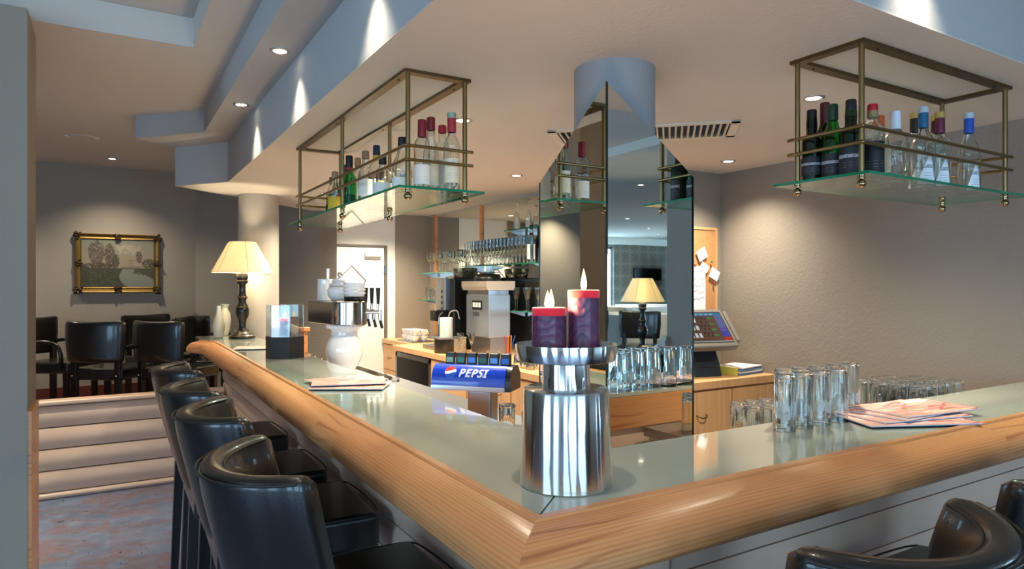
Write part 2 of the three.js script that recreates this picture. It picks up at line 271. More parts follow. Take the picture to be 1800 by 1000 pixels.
// door in the white passage
{
  const g = new THREE.Group(); g.name = 'door_1'; g.userData = { kind: 'structure', label: 'white staff door with door closer' }; add(g); g.position.set(2.27, 0, -6.87);
  M('door_frame', [box(-0.27, 0.29, 1.975, 2.0, 0, 0.03), box(0.265, 0.29, 0, 1.975, 0, 0.03)], mat.grey, g);
  M('door_leaf', box(-0.27, 0.255, 0.01, 1.97, 0, 0.02), mat.white, g);
  M('door_closer', rbox(0.17, 0.05, 0.05, 0.006, 0.12, 1.90, 0.045), mat.white, g);
  M('diamond_plate', [0, 1, 2, 3].map(k => T(box(-0.11, 0.11, -0.004, 0.004, 0, 0.006).translate(0, 0.11, 0).rotateZ(Math.PI / 4 + k * Math.PI / 2), -0.10, 1.62, 0.022)), mat.grey, g);
  M('hinge', [box(0.25, 0.275, 1.70, 1.78, 0.015, 0.035), box(0.25, 0.275, 0.30, 0.38, 0.015, 0.035)], mat.steel, g);
  M('door_handle', [rod([-0.2, 1.05, 0.02], [-0.2, 1.05, 0.07], 0.008), rod([-0.2, 1.05, 0.07], [-0.09, 1.05, 0.07], 0.008)], mat.steel, g);
}

// ───────────────────────── ceiling fittings ─────────────────────────
function downlight(x, y, d, label, power = 1, angle = 0.62, aim) {
  const g = G('ceiling_downlight', label, 'downlight', [x, y, -d]);
  M('trim_ring', lathe([[0.030, 0.0], [0.030, -0.003], [0.038, -0.006], [0.046, -0.003], [0.046, 0.0]], 28), mat.steel, g);
  M('lamp_bulb', cyl(0.030, 0.030, 0.002, 0, -0.003, 0, 24), mat.bulb, g);
  const l = new THREE.SpotLight(WARM, SPOT_POWER * power, 0, angle, 1.0, 2); l.position.set(x, y - 0.012, -d); l.castShadow = true; l.shadow.radius = 1.2;
  const t = aim || [x, 0, -d]; l.target.position.set(...t); scene.add(l, l.target);
}
const stripD = [3.168, 4.221, 2.12, 1.05];
stripD.forEach((d, i) => downlight(0.668, 2.64, d, ['downlight in the ceiling step beside the second light scallop', 'downlight in the ceiling step near its far end', 'downlight in the ceiling step over the bar stools', 'downlight in the ceiling step over the bar corner'][i], 0.16, 0.72));
downlight(2.04, 2.64, 0.985, 'downlight in the ceiling step over the right hand stools', 0.16, 0.72);
downlight(3.1, 2.64, 0.985, 'downlight in the ceiling step close to the plaster wall', 0.16, 0.72);
downlight(0.02, 2.80, 7.55, 'downlight in the upper ceiling close to the painting', 0.6, 1.05);
downlight(-2.8, 2.80, 7.75, 'downlight in the upper ceiling over the platform corner', 1.1, 1.0);
downlight(-1.4, 2.80, 7.65, 'downlight in the upper ceiling behind the grey pier', 0.9, 1.0);
downlight(-0.6, 2.80, 5.2, 'downlight in the upper ceiling before the slatted step', 0.9, 0.8);
downlight(1.42, 2.34, 2.80, 'downlight under the lowered ceiling beside the long bottle rack', 1.2, 1.15);
downlight(2.495, 2.34, 1.717, 'downlight under the lowered ceiling behind the short bottle rack', 0.9, 1.15);
downlight(3.30, 2.34, 2.858, 'downlight under the lowered ceiling above the till', 0.55, 1.1);
downlight(1.75, 2.34, 4.6, 'downlight under the lowered ceiling above the bar floor', 1.2, 1.15);
downlight(2.45, 2.34, 4.0, 'downlight under the lowered ceiling above the coffee machines', 0.9, 1.15);
downlight(2.30, 2.34, 6.3, 'downlight under the lowered ceiling before the white door', 1.0, 1.2);
downlight(1.55, 2.34, 5.6, 'downlight under the lowered ceiling beside the plain column', 0.8, 1.15);
for (const [x, z] of [[5.2, 2.4], [6.6, 3.6], [7.6, 5.4], [9.2, 6.6], [8.2, 7.8], [10.4, 7.6]]) tag(downlightPlain(x, 2.72, z), 'small spot in the dining room ceiling', 'downlight', 'spots in the dining room ceiling');
function downlightPlain(x, y, z) { const g = G('ceiling_spot', '', '', [x, y, z]); M('trim_ring', lathe([[0.03, 0], [0.038, -0.006], [0.046, 0]], 20), mat.steel, g); M('lamp_bulb', cyl(0.03, 0.03, 0.002, 0, -0.003, 0, 20), mat.bulb, g); const l = new THREE.SpotLight(WARM, 9, 0, 0.8, 0.7); l.position.set(x, y - 0.012, z); l.target.position.set(x, 0, z); l.castShadow = true; scene.add(l, l.target); return g; }
{ // air grille, set diagonally behind the mirrored pillar
  const g = G('air_grille', 'cream ceiling air grille with many blades behind mirrored pillar', 'grille', [2.32, 2.34, -2.56], -0.775), L = 0.92, W = 0.34;
  M('grille_frame', [box(-L / 2, L / 2, -0.008, 0.0, -W / 2, -W / 2 + 0.035), box(-L / 2, L / 2, -0.008, 0, W / 2 - 0.035, W / 2), box(-L / 2, -L / 2 + 0.04, -0.008, 0, -W / 2, W / 2), box(L / 2 - 0.04, L / 2, -0.008, 0, -W / 2, W / 2)], mat.vent, g);
  M('grille_duct', [box(-0.428, 0.428, 0.27, 0.285, -0.138, 0.138), box(-0.4285, -0.4245, 0.007, 0.27, -0.138, 0.138), box(0.4245, 0.4285, 0.007, 0.27, -0.138, 0.138), box(-0.4245, 0.4245, 0.007, 0.27, -0.1385, -0.1345), box(-0.4245, 0.4245, 0.007, 0.27, 0.1345, 0.1385)], std({ color: '#8d8d8a', metalness: 0.3, roughness: 0.6 }), g);
  const bl = rbox(0.008, 0.012, W - 0.07, 0.002).rotateZ(0.3);
  for (let k = 0; k < 28; k++) { const m = M('blade', bl, mat.vent, g); m.position.set(-L / 2 + 0.055 + k * (L - 0.11) / 27, -0.008, 0); }
}
{ const p = onY(145, 240, 2.8); const g = G('ceiling_detector', 'flat round cream cover on the upper ceiling', 'ceiling cover', p); M('cover', lathe([[0, -0.012], [0.09, -0.012], [0.105, -0.004], [0.105, 0]], 32), mat.ceil, g); M('clip', [box(0.09, 0.12, -0.014, 0, -0.012, 0.012), box(-0.12, -0.09, -0.014, 0, -0.012, 0.012)], mat.ceil, g); }

// ───────────────────────── the bar ─────────────────────────
const TOP = 1.14;
{
  const bar = G('bar_counter', 'L shaped bar with grey green glass top and rounded pine edge', 'bar');
  const cut = (pl) => prism(pl, TOP - 0.014, TOP);
  const gp = 0.0012;
  M('glass_panel', cut([[0.67, 1.015 + gp * 2], [0.70, 5.45], [0.61, 5.65], [0.61, 6.15], [0.92, 6.15], [0.92, 5.90], [1.04, 5.86], [1.04, 1.345 + gp * 2]]), mat.counter, bar);
  M('glass_panel', cut([[0.67 + gp * 2, 1.015], [1.04 + gp * 2, 1.345], [3.635, 1.345], [3.635, 1.015]]), mat.counter, bar);
  M('glass_bed', [prism([[0.66, 1.02], [0.69, 5.45], [0.61, 5.65], [0.61, 6.15], [0.92, 6.15], [0.92, 5.90], [1.035, 5.86], [1.035, 1.34], [3.635, 1.34], [3.635, 1.02]], TOP - 0.05, TOP - 0.0145)], mat.dark, bar);
  // pine edge: bead, ramp, bull nose
  const prof = [[0, TOP - 0.06], [0, TOP + 0.001], [0.004, TOP + 0.005], [0.022, TOP + 0.005], [0.027, TOP - 0.001], [0.045, TOP - 0.003], [0.075, TOP - 0.008], [0.10, TOP - 0.018], [0.118, TOP - 0.034], [0.127, TOP - 0.052], [0.125, TOP - 0.072], [0.112, TOP - 0.085], [0.095, TOP - 0.088], [0.02, TOP - 0.088]];
  const rev = [...prof].reverse();
  const p0 = [0.61, 5.65], p1 = [0.70, 5.45], p2 = [0.67, 1.015], p3 = [3.635, 1.015];
  const nrm = (a, b) => { const dx = b[0] - a[0], dy = b[1] - a[1], l = Math.hypot(dx, dy); return [dy / l, -dx / l]; };
  const n01 = nrm(p0, p1).map(v => v), n12 = nrm(p1, p2), n23 = nrm(p2, p3);
  const out = n => (n[0] * -1 + n[1] * -1 > 0 ? n : [-n[0], -n[1]]);
  const a = out(n01), b = out(n12), c = [0, -1];
  const mit = (u, v) => { const sx = u[0] + v[0], sy = u[1] + v[1], k = 2 / (sx * sx + sy * sy); return [sx * k, sy * k]; };
  M('pine_edge', carry(p0, p1, a, mit(a, b), rev), mat.rail, bar);
  M('pine_edge', carry(p1, p2, mit(a, b), mit(b, c), rev), mat.rail, bar);
  M('pine_edge', carry(p2, p3, mit(b, c), c, rev), mat.rail, bar);
  // body with rounded slats under the overhang
  M('bar_body', [prism([[0.845, 1.195], [3.635, 1.195], [3.635, 1.33], [1.03, 1.33], [1.03, 5.86], [0.92, 5.9], [0.92, 6.15], [0.845, 6.15]], 0, TOP - 0.05)], mat.redbase, bar);
  const slat = (y0, y1, d) => [[0, y0], ...Array.from({ length: 7 }, (_, i) => { const t = i / 6; return [0.006 + d * Math.sin(Math.PI * (0.1 + 0.8 * t)), y0 + (y1 - y0) * t]; }), [0, y1]].reverse();
  for (let k = 0; k < 9; k++) {
    const y0 = 0.075 + k * 0.1125, y1 = k === 8 ? 1.09 : y0 + 0.108;
    M('slat', carry([0.845, 6.15], [0.845, 1.40], [-1, 0], [-1, 0], slat(y0, y1, 0.016)), mat.slat, bar);
    M('slat', carry([1.16, 1.195], [3.635, 1.195], [0, -1], [0, -1], slat(y0, y1, 0.016)), mat.slat, bar);
  }
  M('corner_panel', [prism([[0.815, 1.165], [1.14, 1.165], [1.155, 1.18], [1.155, 1.21], [0.86, 1.21], [0.86, 1.40], [0.83, 1.40], [0.815, 1.385]], 0.0, 1.09)], mat.slat, bar);
  M('plinth', prism([[0.86, 1.21], [3.635, 1.21], [3.635, 1.19], [0.84, 1.19], [0.84, 6.15], [0.86, 6.15]], 0, 0.07), mat.dark, bar);
  M('inner_panel', [box(1.031, 1.043, 0.08, 1.0, -5.85, -1.345), box(1.043, 3.63, 0.08, 1.0, -1.343, -1.331)], mat.slat, bar);
  M('inner_trim', [box(1.03, 1.045, 1.0, TOP - 0.016, -5.86, -1.35), box(1.045, 3.635, 1.0, TOP - 0.016, -1.35, -1.335)], mat.rail, bar);
}
{ // steel work counters on the staff side
  const w = G('steel_work_counter', 'brushed steel work top behind the long arm of bar', 'work counter');
  M('steel_top', box(1.05, 1.52, 0.965, 1.0, -5.0, -2.12), mat.steelSoft, w); M('counter_base', box(1.06, 1.48, 0, 0.965, -4.98, -2.13), mat.steel, w);
  M('drip_tray', [box(1.12, 1.46, 1.0, 1.006, -4.5, -3.7), box(1.12, 1.135, 1.0, 1.02, -4.5, -3.7), box(1.445, 1.46, 1.0, 1.02, -4.5, -3.7)], mat.chrome, w);
  const w2 = G('steel_glass_shelf', 'steel shelf behind the short bar arm holding glasses', 'work counter');
  M('steel_top', box(1.82, 3.63, 0.965, 1.0, -1.70, -1.36), mat.steelSoft, w2); M('counter_base', box(1.84, 3.62, 0, 0.965, -1.66, -1.37), mat.steel, w2);
  const post = G('wood_end_post', 'small pine post rising behind the glass lantern', 'post', onX(535, 610, 1.26).map((v, i) => i === 1 ? 0 : v)); M('post', box(-0.02, 0.02, 0, 1.22, -0.02, 0.02), mat.rail, post); M('post_cap', rbox(0.07, 0.03, 0.07, 0.004, 0, 1.235, 0), mat.rail, post);
}
{ // mirrored pillar: four mirror panels whose tops are cut to points at two opposite corners
  const g = G('mirrored_pillar', 'square pillar of mirrors with pointed top around the column', 'mirrored pillar', [1.565, 0, -1.875]), h = 0.195, hi = 2.22, lo = 1.945;
  const panel = flip => { const s = slab(flip ? [[-h, 0], [h, 0], [h, lo], [-h, hi]] : [[-h, 0], [h, 0], [h, hi], [-h, lo]], 0.006); return s; };
  const put = (name, geo, m, turn, dx, dz) => { const o = M(name, geo, m, g); o.rotation.y = turn; o.position.set(dx, 0, dz); return o; };
  put('mirror_panel', panel(true), mat.mirror, 0, 0, h - 0.006);                    // faces +z, high at its -x end
  put('mirror_panel', panel(false), mat.mirror, -Math.PI / 2, -h + 0.006, 0);       // faces -x, high at its +z end
  put('mirror_panel', panel(true), mat.mirror, Math.PI, 0, -h + 0.006);
  put('mirror_panel', panel(false), mat.mirror, Math.PI / 2, h - 0.006, 0);
  for (const [x, z, y] of [[-h, h, hi], [h, h, lo], [-h, -h, lo], [h, -h, hi]]) M('edge_strip', box(x - 0.002, x + 0.002, 0, y, z - 0.002, z + 0.002), mat.mirrorEdge, g);
}

// ───────────────────────── bottle racks ─────────────────────────
const SHELF = 1.915;
function rack(name, label, x0, x1, d0, d1, posts, longX) {
  const g = G(name, label, 'bottle rack'), p = 0.018, top = 2.34;
  const fr = (a, b, c, d) => box(a, b, top - 0.012, top, c, d);
  M('ceiling_frame', [fr(x0 - p, x0 + p, -d1 - p, -d0 + p), fr(x1 - p, x1 + p, -d1 - p, -d0 + p), fr(x0 + p, x1 - p, -d0 - p, -d0 + p), fr(x0 + p, x1 - p, -d1 - p, -d1 + p)], mat.brassDark, g);
  for (const [x, d] of posts) { M('post', rod([x, SHELF - 0.012, -d], [x, top - 0.012, -d], 0.0088), mat.brass, g); M('ball_foot', [ball(0.0145, x, SHELF - 0.03, -d, 20), cyl(0.012, 0.012, 0.004, x, SHELF - 0.016, -d)], mat.ballBrass, g); }
  const o = 0.012, e = 0.028;
  for (const y of [2.015, 2.066]) {
    if (longX) {    // outer long rail at d0, end rails at x0 and x1
      M('rail', rod([x0 - o, y, -d0 + o], [x1 + e, y, -d0 + o], 0.0062), mat.brass, g); M('rail', rod([x0 - o, y, -d0 + o], [x0 - o, y, -d1 - e], 0.0062), mat.brass, g); M('rail', rod([x1 + o, y, -d0 + o], [x1 + o, y, -d1 - e], 0.0062), mat.brass, g);
      M('rail_joint', ball(0.0063, x0 - o, y, -d0 + o, 10), mat.brass, g);
    } else {        // outer long rail at x0, end rails at d0 and d1
      M('rail', rod([x0 - o, y, -d0 + o], [x0 - o, y, -d1 - e], 0.0062), mat.brass, g); M('rail', rod([x0 - o, y, -d0 + o], [x1 + e, y, -d0 + o], 0.0062), mat.brass, g); M('rail', rod([x0 - o, y, -d1 - o], [x1 + e, y, -d1 - o], 0.0062), mat.brass, g);
      M('rail_joint', ball(0.0063, x0 - o, y, -d0 + o, 10), mat.brass, g);
    }
  }
  const m = 0.055, X0 = x0 - m, X1 = x1 + m, Z0 = -d1 - m, Z1 = -d0 + m;
  M('glass_shelf', box(X0 + 0.001, X1 - 0.001, SHELF - 0.009, SHELF, Z0 + 0.001, Z1 - 0.001), mat.shelfGlass, g);
  M('shelf_edge', [box(X0, X1, SHELF - 0.009, SHELF, Z1 - 0.001, Z1), box(X0, X1, SHELF - 0.009, SHELF, Z0, Z0 + 0.001), box(X0, X0 + 0.001, SHELF - 0.009, SHELF, Z0, Z1), box(X1 - 0.001, X1, SHELF - 0.009, SHELF, Z0, Z1)], mat.shelfEdge, g);
  const pl = []; for (const [x, d] of posts) pl.push(T(cyl(0.004, 0.004, 0.003, 0, 0, 0, 10), x + (longX ? (x < 2.5 ? 0.09 : -0.09) : 0), top - 0.0145, -d + (longX ? 0 : (d > 3.5 ? 0.09 : -0.09))));
  M('screw_head', pl, mat.ventdark, g);
}
rack('bottle_rack', 'long brass bottle rack with green edged glass shelf over the long bar arm', 0.92, 1.15, 2.25, 3.84, [[0.92, 2.25], [1.15, 2.25], [0.92, 3.04], [1.15, 3.04], [0.92, 3.84], [1.15, 3.84]], false);
rack('bottle_rack', 'short brass bottle rack with dark wine bottles over the short bar arm', 2.04, 3.0, 1.235, 1.465, [[2.04, 1.235], [2.04, 1.465], [3.0, 1.235], [3.0, 1.465]], true);

// bottles: body shapes by kind
const labelTex = {
  text: (w, bg, fg) => canvasTex(256, 256, (g, W, H) => { g.fillStyle = bg; g.fillRect(0, 0, W, H); g.fillStyle = fg; g.textAlign = 'center'; g.font = 'bold 44px sans-serif'; for (let k = 0; k < 4; k++) g.fillText(w, W * (k + 0.5) / 4 * 1, H * 0.45, 62); g.globalAlpha = 0.5; for (let k = 0; k < 4; k++) for (let r = 0; r < 3; r++) g.fillRect(W * k / 4 + 14, H * (0.62 + r * 0.09), 36, 3); }),
};
const labels = {
  white: std({ map: labelTex.text('', '#e9e6da', '#8c8578'), roughness: 0.7 }), cream: std({ map: labelTex.text('', '#ddd4b8', '#7a6a48'), roughness: 0.7 }), lanius: std({ map: labelTex.text('LANIUS', '#e6ebf1', '#1c2430'), roughness: 0.7 }),
  sand: std({ map: labelTex.text('SANDE', '#151a22', '#cfd4da'), roughness: 0.6 }), yellow: std({ map: labelTex.text('', '#d9b434', '#6b4a12'), roughness: 0.7 }), red: std({ map: labelTex.text('', '#c0202c', '#f2e6d6'), roughness: 0.7 }),
  navy: std({ map: labelTex.text('', '#121f44', '#cfd8ea'), roughness: 0.7 }), black: std({ map: labelTex.text('', '#141315', '#e8e0d6'), roughness: 0.6 }),
};
const SHAPES = {
  wine: (H, r) => [[0, 0.004], [r * 0.95, 0], [r, 0.006], [r, H * 0.58], [r * 0.93, H * 0.635], [r * 0.6, H * 0.70], [0.0155, H * 0.78], [0.0145, H]],
  port: (H, r) => [[0, 0.004], [r * 0.95, 0], [r, 0.006], [r, H * 0.56], [r * 0.92, H * 0.62], [r * 0.55, H * 0.665], [0.018, H * 0.70], [0.0185, H * 0.82], [0.0145, H]],
  spirit: (H, r) => [[0, 0.004], [r * 0.95, 0], [r, 0.006], [r, H * 0.63], [r * 0.88, H * 0.70], [r * 0.5, H * 0.77], [0.0145, H * 0.82], [0.0145, H]],
  tall: (H, r) => [[0, 0.004], [r * 0.95, 0], [r, 0.006], [r, H * 0.5], [r * 0.85, H * 0.60], [r * 0.55, H * 0.72], [0.0155, H * 0.82], [0.014, H]],
  squat: (H, r) => [[0, 0.004], [r * 0.95, 0], [r, 0.008], [r, H * 0.52], [r * 0.9, H * 0.64], [r * 0.5, H * 0.73], [0.016, H * 0.77], [0.015, H]],
};
function bottle(x, y, z, o, label, group) {
  const { H = 0.3, r = 0.037, kind = 'spirit', glass = '#f2f7f5', cap = '#222222', capH = 0.05, lab, labY = [0.1, 0.45], fill, band, bandY } = o;
  const g = G('bottle', label, 'bottle', [x, y, z], o.turn ?? rr(0, 6), group);
  const op = SHAPES[kind](H, r), ip = op.slice(2).map(([a, b], i) => [Math.max(a - 0.0028, 0.004), i === 0 ? 0.01 : b]).reverse();
  M('bottle_glass', lathe([[0, 0.004], ...op.slice(1), [op[op.length - 1][0] - 0.0028, H], ...ip.slice(1), [0, 0.010]], 28), tint(glass), g);
  M('bottle_cap', lathe([[0, H + 0.003], [0.0145, H + 0.003], [0.0165, H], [0.0172, H - capH], [0.0155, H - capH - 0.002]], 20), paint(cap, 0.3), g);
  if (fill) { const p = SHAPES[kind](H, r - 0.005).map(q => [q[0], q[1] + 0.012]).filter(q => q[1] < H * (o.level ?? 0.55)); p.push([r * 0.85, H * (o.level ?? 0.55)], [0, H * (o.level ?? 0.55)]); M('liquor', lathe(p, 24), tint(fill), g); }
  if (lab && o.tri) {                                      // pointed label: wide at the foot, a tip at the shoulder
    const pos = [], uv = [], y0 = H * labY[0], y1 = H * labY[1], q = (i, j) => { const v = j / 6, w = o.tri * (1 - 0.86 * v), t = (o.labTurn ?? -2.2) + o.tri * 0.2 * v + (i / 10 - 0.5) * w; return [(r + 0.0007) * Math.sin(t), y0 + (y1 - y0) * v, (r + 0.0007) * Math.cos(t), i / 40 + 0.25, v]; };
    for (let i = 0; i < 10; i++) for (let j = 0; j < 6; j++) for (const [a, b] of [[0, 0], [1, 0], [1, 1], [0, 0], [1, 1], [0, 1]]) { const e = q(i + a, j + b); pos.push(e[0], e[1], e[2]); uv.push(e[3], e[4]); }
    const lg = new THREE.BufferGeometry(); lg.setAttribute('position', new THREE.Float32BufferAttribute(pos, 3)); lg.setAttribute('uv', new THREE.Float32BufferAttribute(uv, 2)); lg.computeVertexNormals(); M('bottle_label', lg, labels[lab], g);
  } else if (lab) { const a = H * labY[0], b = H * labY[1]; M('bottle_label', new THREE.CylinderGeometry(r + 0.0006, r + 0.0006, b - a, 28, 1, true, 0, o.wrap ?? 3.6).translate(0, (a + b) / 2, 0).rotateY(o.labTurn ?? -2.2), labels[lab], g); }
  if (band) M('neck_band', cyl(0.0176, 0.0172, 0.022, 0, H - capH - (bandY ?? 0.022), 0, 20), paint(band, 0.4), g);
  return g;
}
// place by the cap's pixel; d (or x) is chosen within the rack
function onRack(px, py, given, o, label) {
  const p = given.d ? onZ(px, py, -given.d) : onX(px, py, given.x);
  return bottle(p[0], SHELF + 0.0005, p[2], { ...o, H: Math.max(0.19, p[1] - SHELF - 0.003), turn: 0 }, label);
}
const TL = -2.4;   // labels turned to the customers
onRack(742, 211, { x: 0.998 }, { r: 0.031, cap: '#7c1626', capH: 0.06, lab: 'white', labY: [0.08, 0.36] }, 'clear bottle with maroon neck foil and cream label on long rack');
onRack(757.5, 207, { x: 1.055 }, { cap: '#6c1622', capH: 0.045, kind: 'tall', lab: 'cream', labY: [0.1, 0.4], r: 0.03 }, 'tallest clear bottle with dark red neck foil on long rack');
onRack(777.5, 221, { x: 1.13 }, { cap: '#b3202c', capH: 0.026, lab: 'white', labY: [0.05, 0.5], r: 0.032 }, 'clear square shouldered bottle with bright red screw cap');
onRack(794, 208, { x: 1.112 }, { cap: '#9c2a34', capH: 0.05, lab: 'cream', labY: [0.12, 0.45], r: 0.031, band: '#8c9a86', bandY: -0.05 }, 'clear bottle with red cap and grey green top ring');
onRack(707, 242, { x: 0.985 }, { cap: '#14151f', capH: 0.03, kind: 'tall', r: 0.04, lab: 'white', labY: [0.1, 0.3] }, 'clear conical bottle with small black cap on long rack');
onRack(673, 283, { x: 0.985 }, { cap: '#1a1512', capH: 0.03, kind: 'squat', r: 0.043, lab: 'white', labY: [0.1, 0.4] }, 'squat round shouldered clear bottle with black stopper');
onRack(662, 256, { x: 1.085 }, { cap: '#141c3c', capH: 0.045, fill: '#b0581c', level: 0.6, lab: 'yellow', labY: [0.1, 0.4], band: '#c8a92c' }, 'bottle of brown liquor with navy cap and yellow band');
onRack(642.5, 266, { x: 0.99 }, { cap: '#8a6a4a', capH: 0.03, kind: 'wine', r: 0.033, lab: 'white', labY: [0.2, 0.5] }, 'slim clear bottle with cork stopper and white label');
onRack(629, 278, { x: 1.07 }, { cap: '#a07c58', capH: 0.035, kind: 'spirit', r: 0.036, lab: 'white', labY: [0.15, 0.45] }, 'clear bottle with pale wooden stopper on long rack');
onRack(614, 274, { x: 0.975 }, { cap: '#17161c', capH: 0.055, glass: '#7fd694', kind: 'wine', r: 0.034, fill: '#3f7ad8', level: 0.3, band: '#b03030' }, 'green liqueur bottle with black and red cap');
onRack(606, 290, { x: 1.08 }, { cap: '#1f3a1c', capH: 0.04, glass: '#7fae7a', lab: 'red', labY: [0.1, 0.45], r: 0.036 }, 'pale green bottle with square red label');
onRack(589, 302, { x: 0.965 }, { cap: '#9c8560', capH: 0.03, kind: 'wine', r: 0.035, lab: 'yellow', labY: [0.08, 0.42] }, 'clear bottle with tan cap and yellow label');
onRack(584, 312, { x: 1.07 }, { cap: '#3a4a34', capH: 0.03, kind: 'squat', glass: '#c2d2c0', r: 0.034, lab: 'navy', labY: [0.1, 0.4] }, 'short bottle with blue grey label on far end of long rack');
onRack(1427, 194, { d: 1.44 }, { cap: '#121013', capH: 0.06, kind: 'port', glass: '#4a6a50', r: 0.034, lab: 'sand', labY: [0.1, 0.35], wrap: 2.4, labTurn: TL }, 'dark port bottle with black sleeve at the short rack corner');
onRack(1450, 181, { d: 1.475 }, { cap: '#4a1218', capH: 0.07, kind: 'wine', glass: '#4c3630', r: 0.036 }, 'black wine bottle with dark red foil on short rack');
onRack(1464, 184, { d: 1.37 }, { cap: '#16351f', capH: 0.05, kind: 'wine', glass: '#5cc46a', r: 0.0355, lab: 'sand', labY: [0.05, 0.35], wrap: 2.2, labTurn: TL }, 'bright green wine bottle on short rack');
onRack(1496, 176, { d: 1.295 }, { cap: '#12161a', capH: 0.03, kind: 'port', glass: '#48705a', r: 0.036, band: '#5e8a34', lab: 'sand', labY: [0.05, 0.4], wrap: 2.2, labTurn: TL }, 'dark sherry bottle with green neck band beside the corner post');
onRack(1534, 184, { d: 1.29 }, { cap: '#b01c28', capH: 0.02, kind: 'spirit', r: 0.036, band: '#8d7a4c', lab: 'black', labY: [0.08, 0.5], wrap: 2.6, labTurn: TL }, 'vermouth bottle with red and gold neck on short rack');
onRack(1546, 204, { d: 1.40 }, { cap: '#c65a1e', capH: 0.04, kind: 'tall', r: 0.034, lab: 'navy', labY: [0.1, 0.4] }, 'slim bottle with orange cap behind the vermouth');
onRack(1574, 196, { d: 1.30 }, { cap: '#dfe3ea', capH: 0.06, kind: 'squat', r: 0.041, lab: 'cream', labY: [0.15, 0.5], wrap: 1.2, labTurn: -2.6 }, 'clear round bottle with tall white cap');
onRack(1608, 208, { d: 1.38 }, { cap: '#20190f', capH: 0.05, kind: 'spirit', r: 0.037, lab: 'lanius', labY: [0.05, 0.4], tri: 1.4, labTurn: -1.0, band: '#b8974a', bandY: -0.05 }, 'clear bottle with gold and black cap on short rack');
onRack(1623, 199, { d: 1.30 }, { cap: '#1d5f86', capH: 0.05, kind: 'squat', r: 0.040, lab: 'lanius', labY: [0.04, 0.42], tri: 1.5, labTurn: -0.85, band: '#b9bfc6', bandY: -0.052 }, 'clear bottle with silver and turquoise cap');
onRack(1645, 214, { d: 1.40 }, { cap: '#33202a', capH: 0.04, kind: 'spirit', r: 0.035, band: '#b8974a', bandY: -0.045 }, 'clear bottle with purple black cap behind the maroon one');
onRack(1652, 207, { d: 1.29 }, { cap: '#6e1f36', capH: 0.055, kind: 'spirit', r: 0.036, lab: 'lanius', labY: [0.04, 0.42], tri: 1.5, labTurn: -0.85, band: '#b8974a', bandY: -0.055 }, 'clear bottle with gold and maroon cap');
onRack(1703, 208, { d: 1.29 }, { cap: '#1c4fb0', capH: 0.055, kind: 'tall', r: 0.038, lab: 'lanius', labY: [0.04, 0.40], tri: 1.3, labTurn: -0.7, band: '#b9bfc6', bandY: -0.055 }, 'clear bottle with silver and bright blue cap');

// ───────────────────────── things on the bar top ─────────────────────────
function flame(h, parent, x, y, z, name = 'flame') {
  M('wick', rod([x, y - 0.016, z], [x + 0.001, y + 0.004, z], 0.0012, 6), mat.black, parent);
  return M(name, T(lathe([[0, 0], [0.0042, 0.004], [0.0066, 0.012], [0.0060, 0.022], [0.0036, 0.034], [0.0012, 0.044], [0, 0.048]].map(p => [p[0] * (h > 0.03 ? 1 : 0.7), p[1] * h / 0.048]), 14), x, y, z), mat.flame, parent);
}
const waxMap = tex(128, 256, (u, v) => mix([64, 27, 56], [104, 48, 84], fbm(u * 8, v * 24, 24, 3)), true, 1);
const waxMat = phy({ map: waxMap, bumpMap: waxBump, bumpScale: 0.0022, roughness: 0.42, clearcoat: 0.25, clearcoatRoughness: 0.3 }), rimGlowMat = phy({ color: '#b42a4c', roughness: 1, transmission: 0.6, thickness: 0, side: THREE.DoubleSide });  // rim colour is crimson to paint in the flame's glow through purple wax
function candle(label, x, y, z, r, h, split) {
  const g = G('pillar_candle', label, 'candle', [x, y, z]), b = 0.017;                       // the flame stands in a hollow of thin translucent wax
  M('candle_wax', crisp([[0, 0], [r, 0], [r, h - b], [r - 0.004, h - b], [r - 0.01, h - b - 0.002], [0, h - b - 0.003]], 40), waxMat, g);
  M('glow_tinted_rim', lathe([[r, h - b], [r, h - 0.003], [r - 0.0015, h], [r - 0.004, h - 0.002], [r - 0.006, h - b]], 40), rimGlowMat, g);
  const y0 = h - 0.004;
  if (split) { flame(0.040, g, -0.004, y0, 0); flame(0.043, g, 0.0045, y0, 0.001); } else flame(0.05, g, 0, y0, 0);
  const l = new THREE.PointLight(new THREE.Color().setRGB(1, 0.55, 0.2), 0.32); l.position.set(x, y + h + 0.02, z); l.castShadow = true; l.shadow.radius = 0.4; scene.add(l);
}
const HOLD = onY(995, 852, TOP), hx = 0.834, hz = -1.158;
{
  const g = G('candle_holder', 'large polished metal candle holder with dish on the bar corner', 'candle holder', [hx, TOP, hz]);
  M('drum', crisp([[0, 0.0], [0.097, 0], [0.099, 0.003], [0.0965, 0.05], [0.094, 0.12], [0.0915, 0.199], [0.0895, 0.203], [0.086, 0.2045], [0.05, 0.205], [0, 0.205]], 80), mat.spun, g);
  M('neck', crisp([[0.0, 0.205], [0.0515, 0.205], [0.051, 0.232], [0.050, 0.262], [0.0, 0.262]], 64), mat.spun, g);
  M('dish', crisp([[0, 0.262], [0.100, 0.262], [0.105, 0.264], [0.1065, 0.268], [0.1085, 0.296], [0.1080, 0.298], [0.1065, 0.298], [0.1058, 0.296], [0.103, 0.273], [0, 0.272]], 80), mat.spun, g);
}
const right = [cY, 0, sY * 1], toCam = [-sY, 0, cY];
const onHolder = (r, f) => [hx + cY * r - sY * f, TOP + 0.273, hz + sY * r + cY * f];
{ const a = onHolder(-0.037, 0.012), b = onHolder(0.039, -0.012);
  candle('shorter purple pillar candle with rim tinted red as flame glow burning on the metal holder', ...a, 0.0365, 0.102, true); candle('taller purple pillar candle burning on the metal holder', ...b, 0.0345, 0.139, false); }
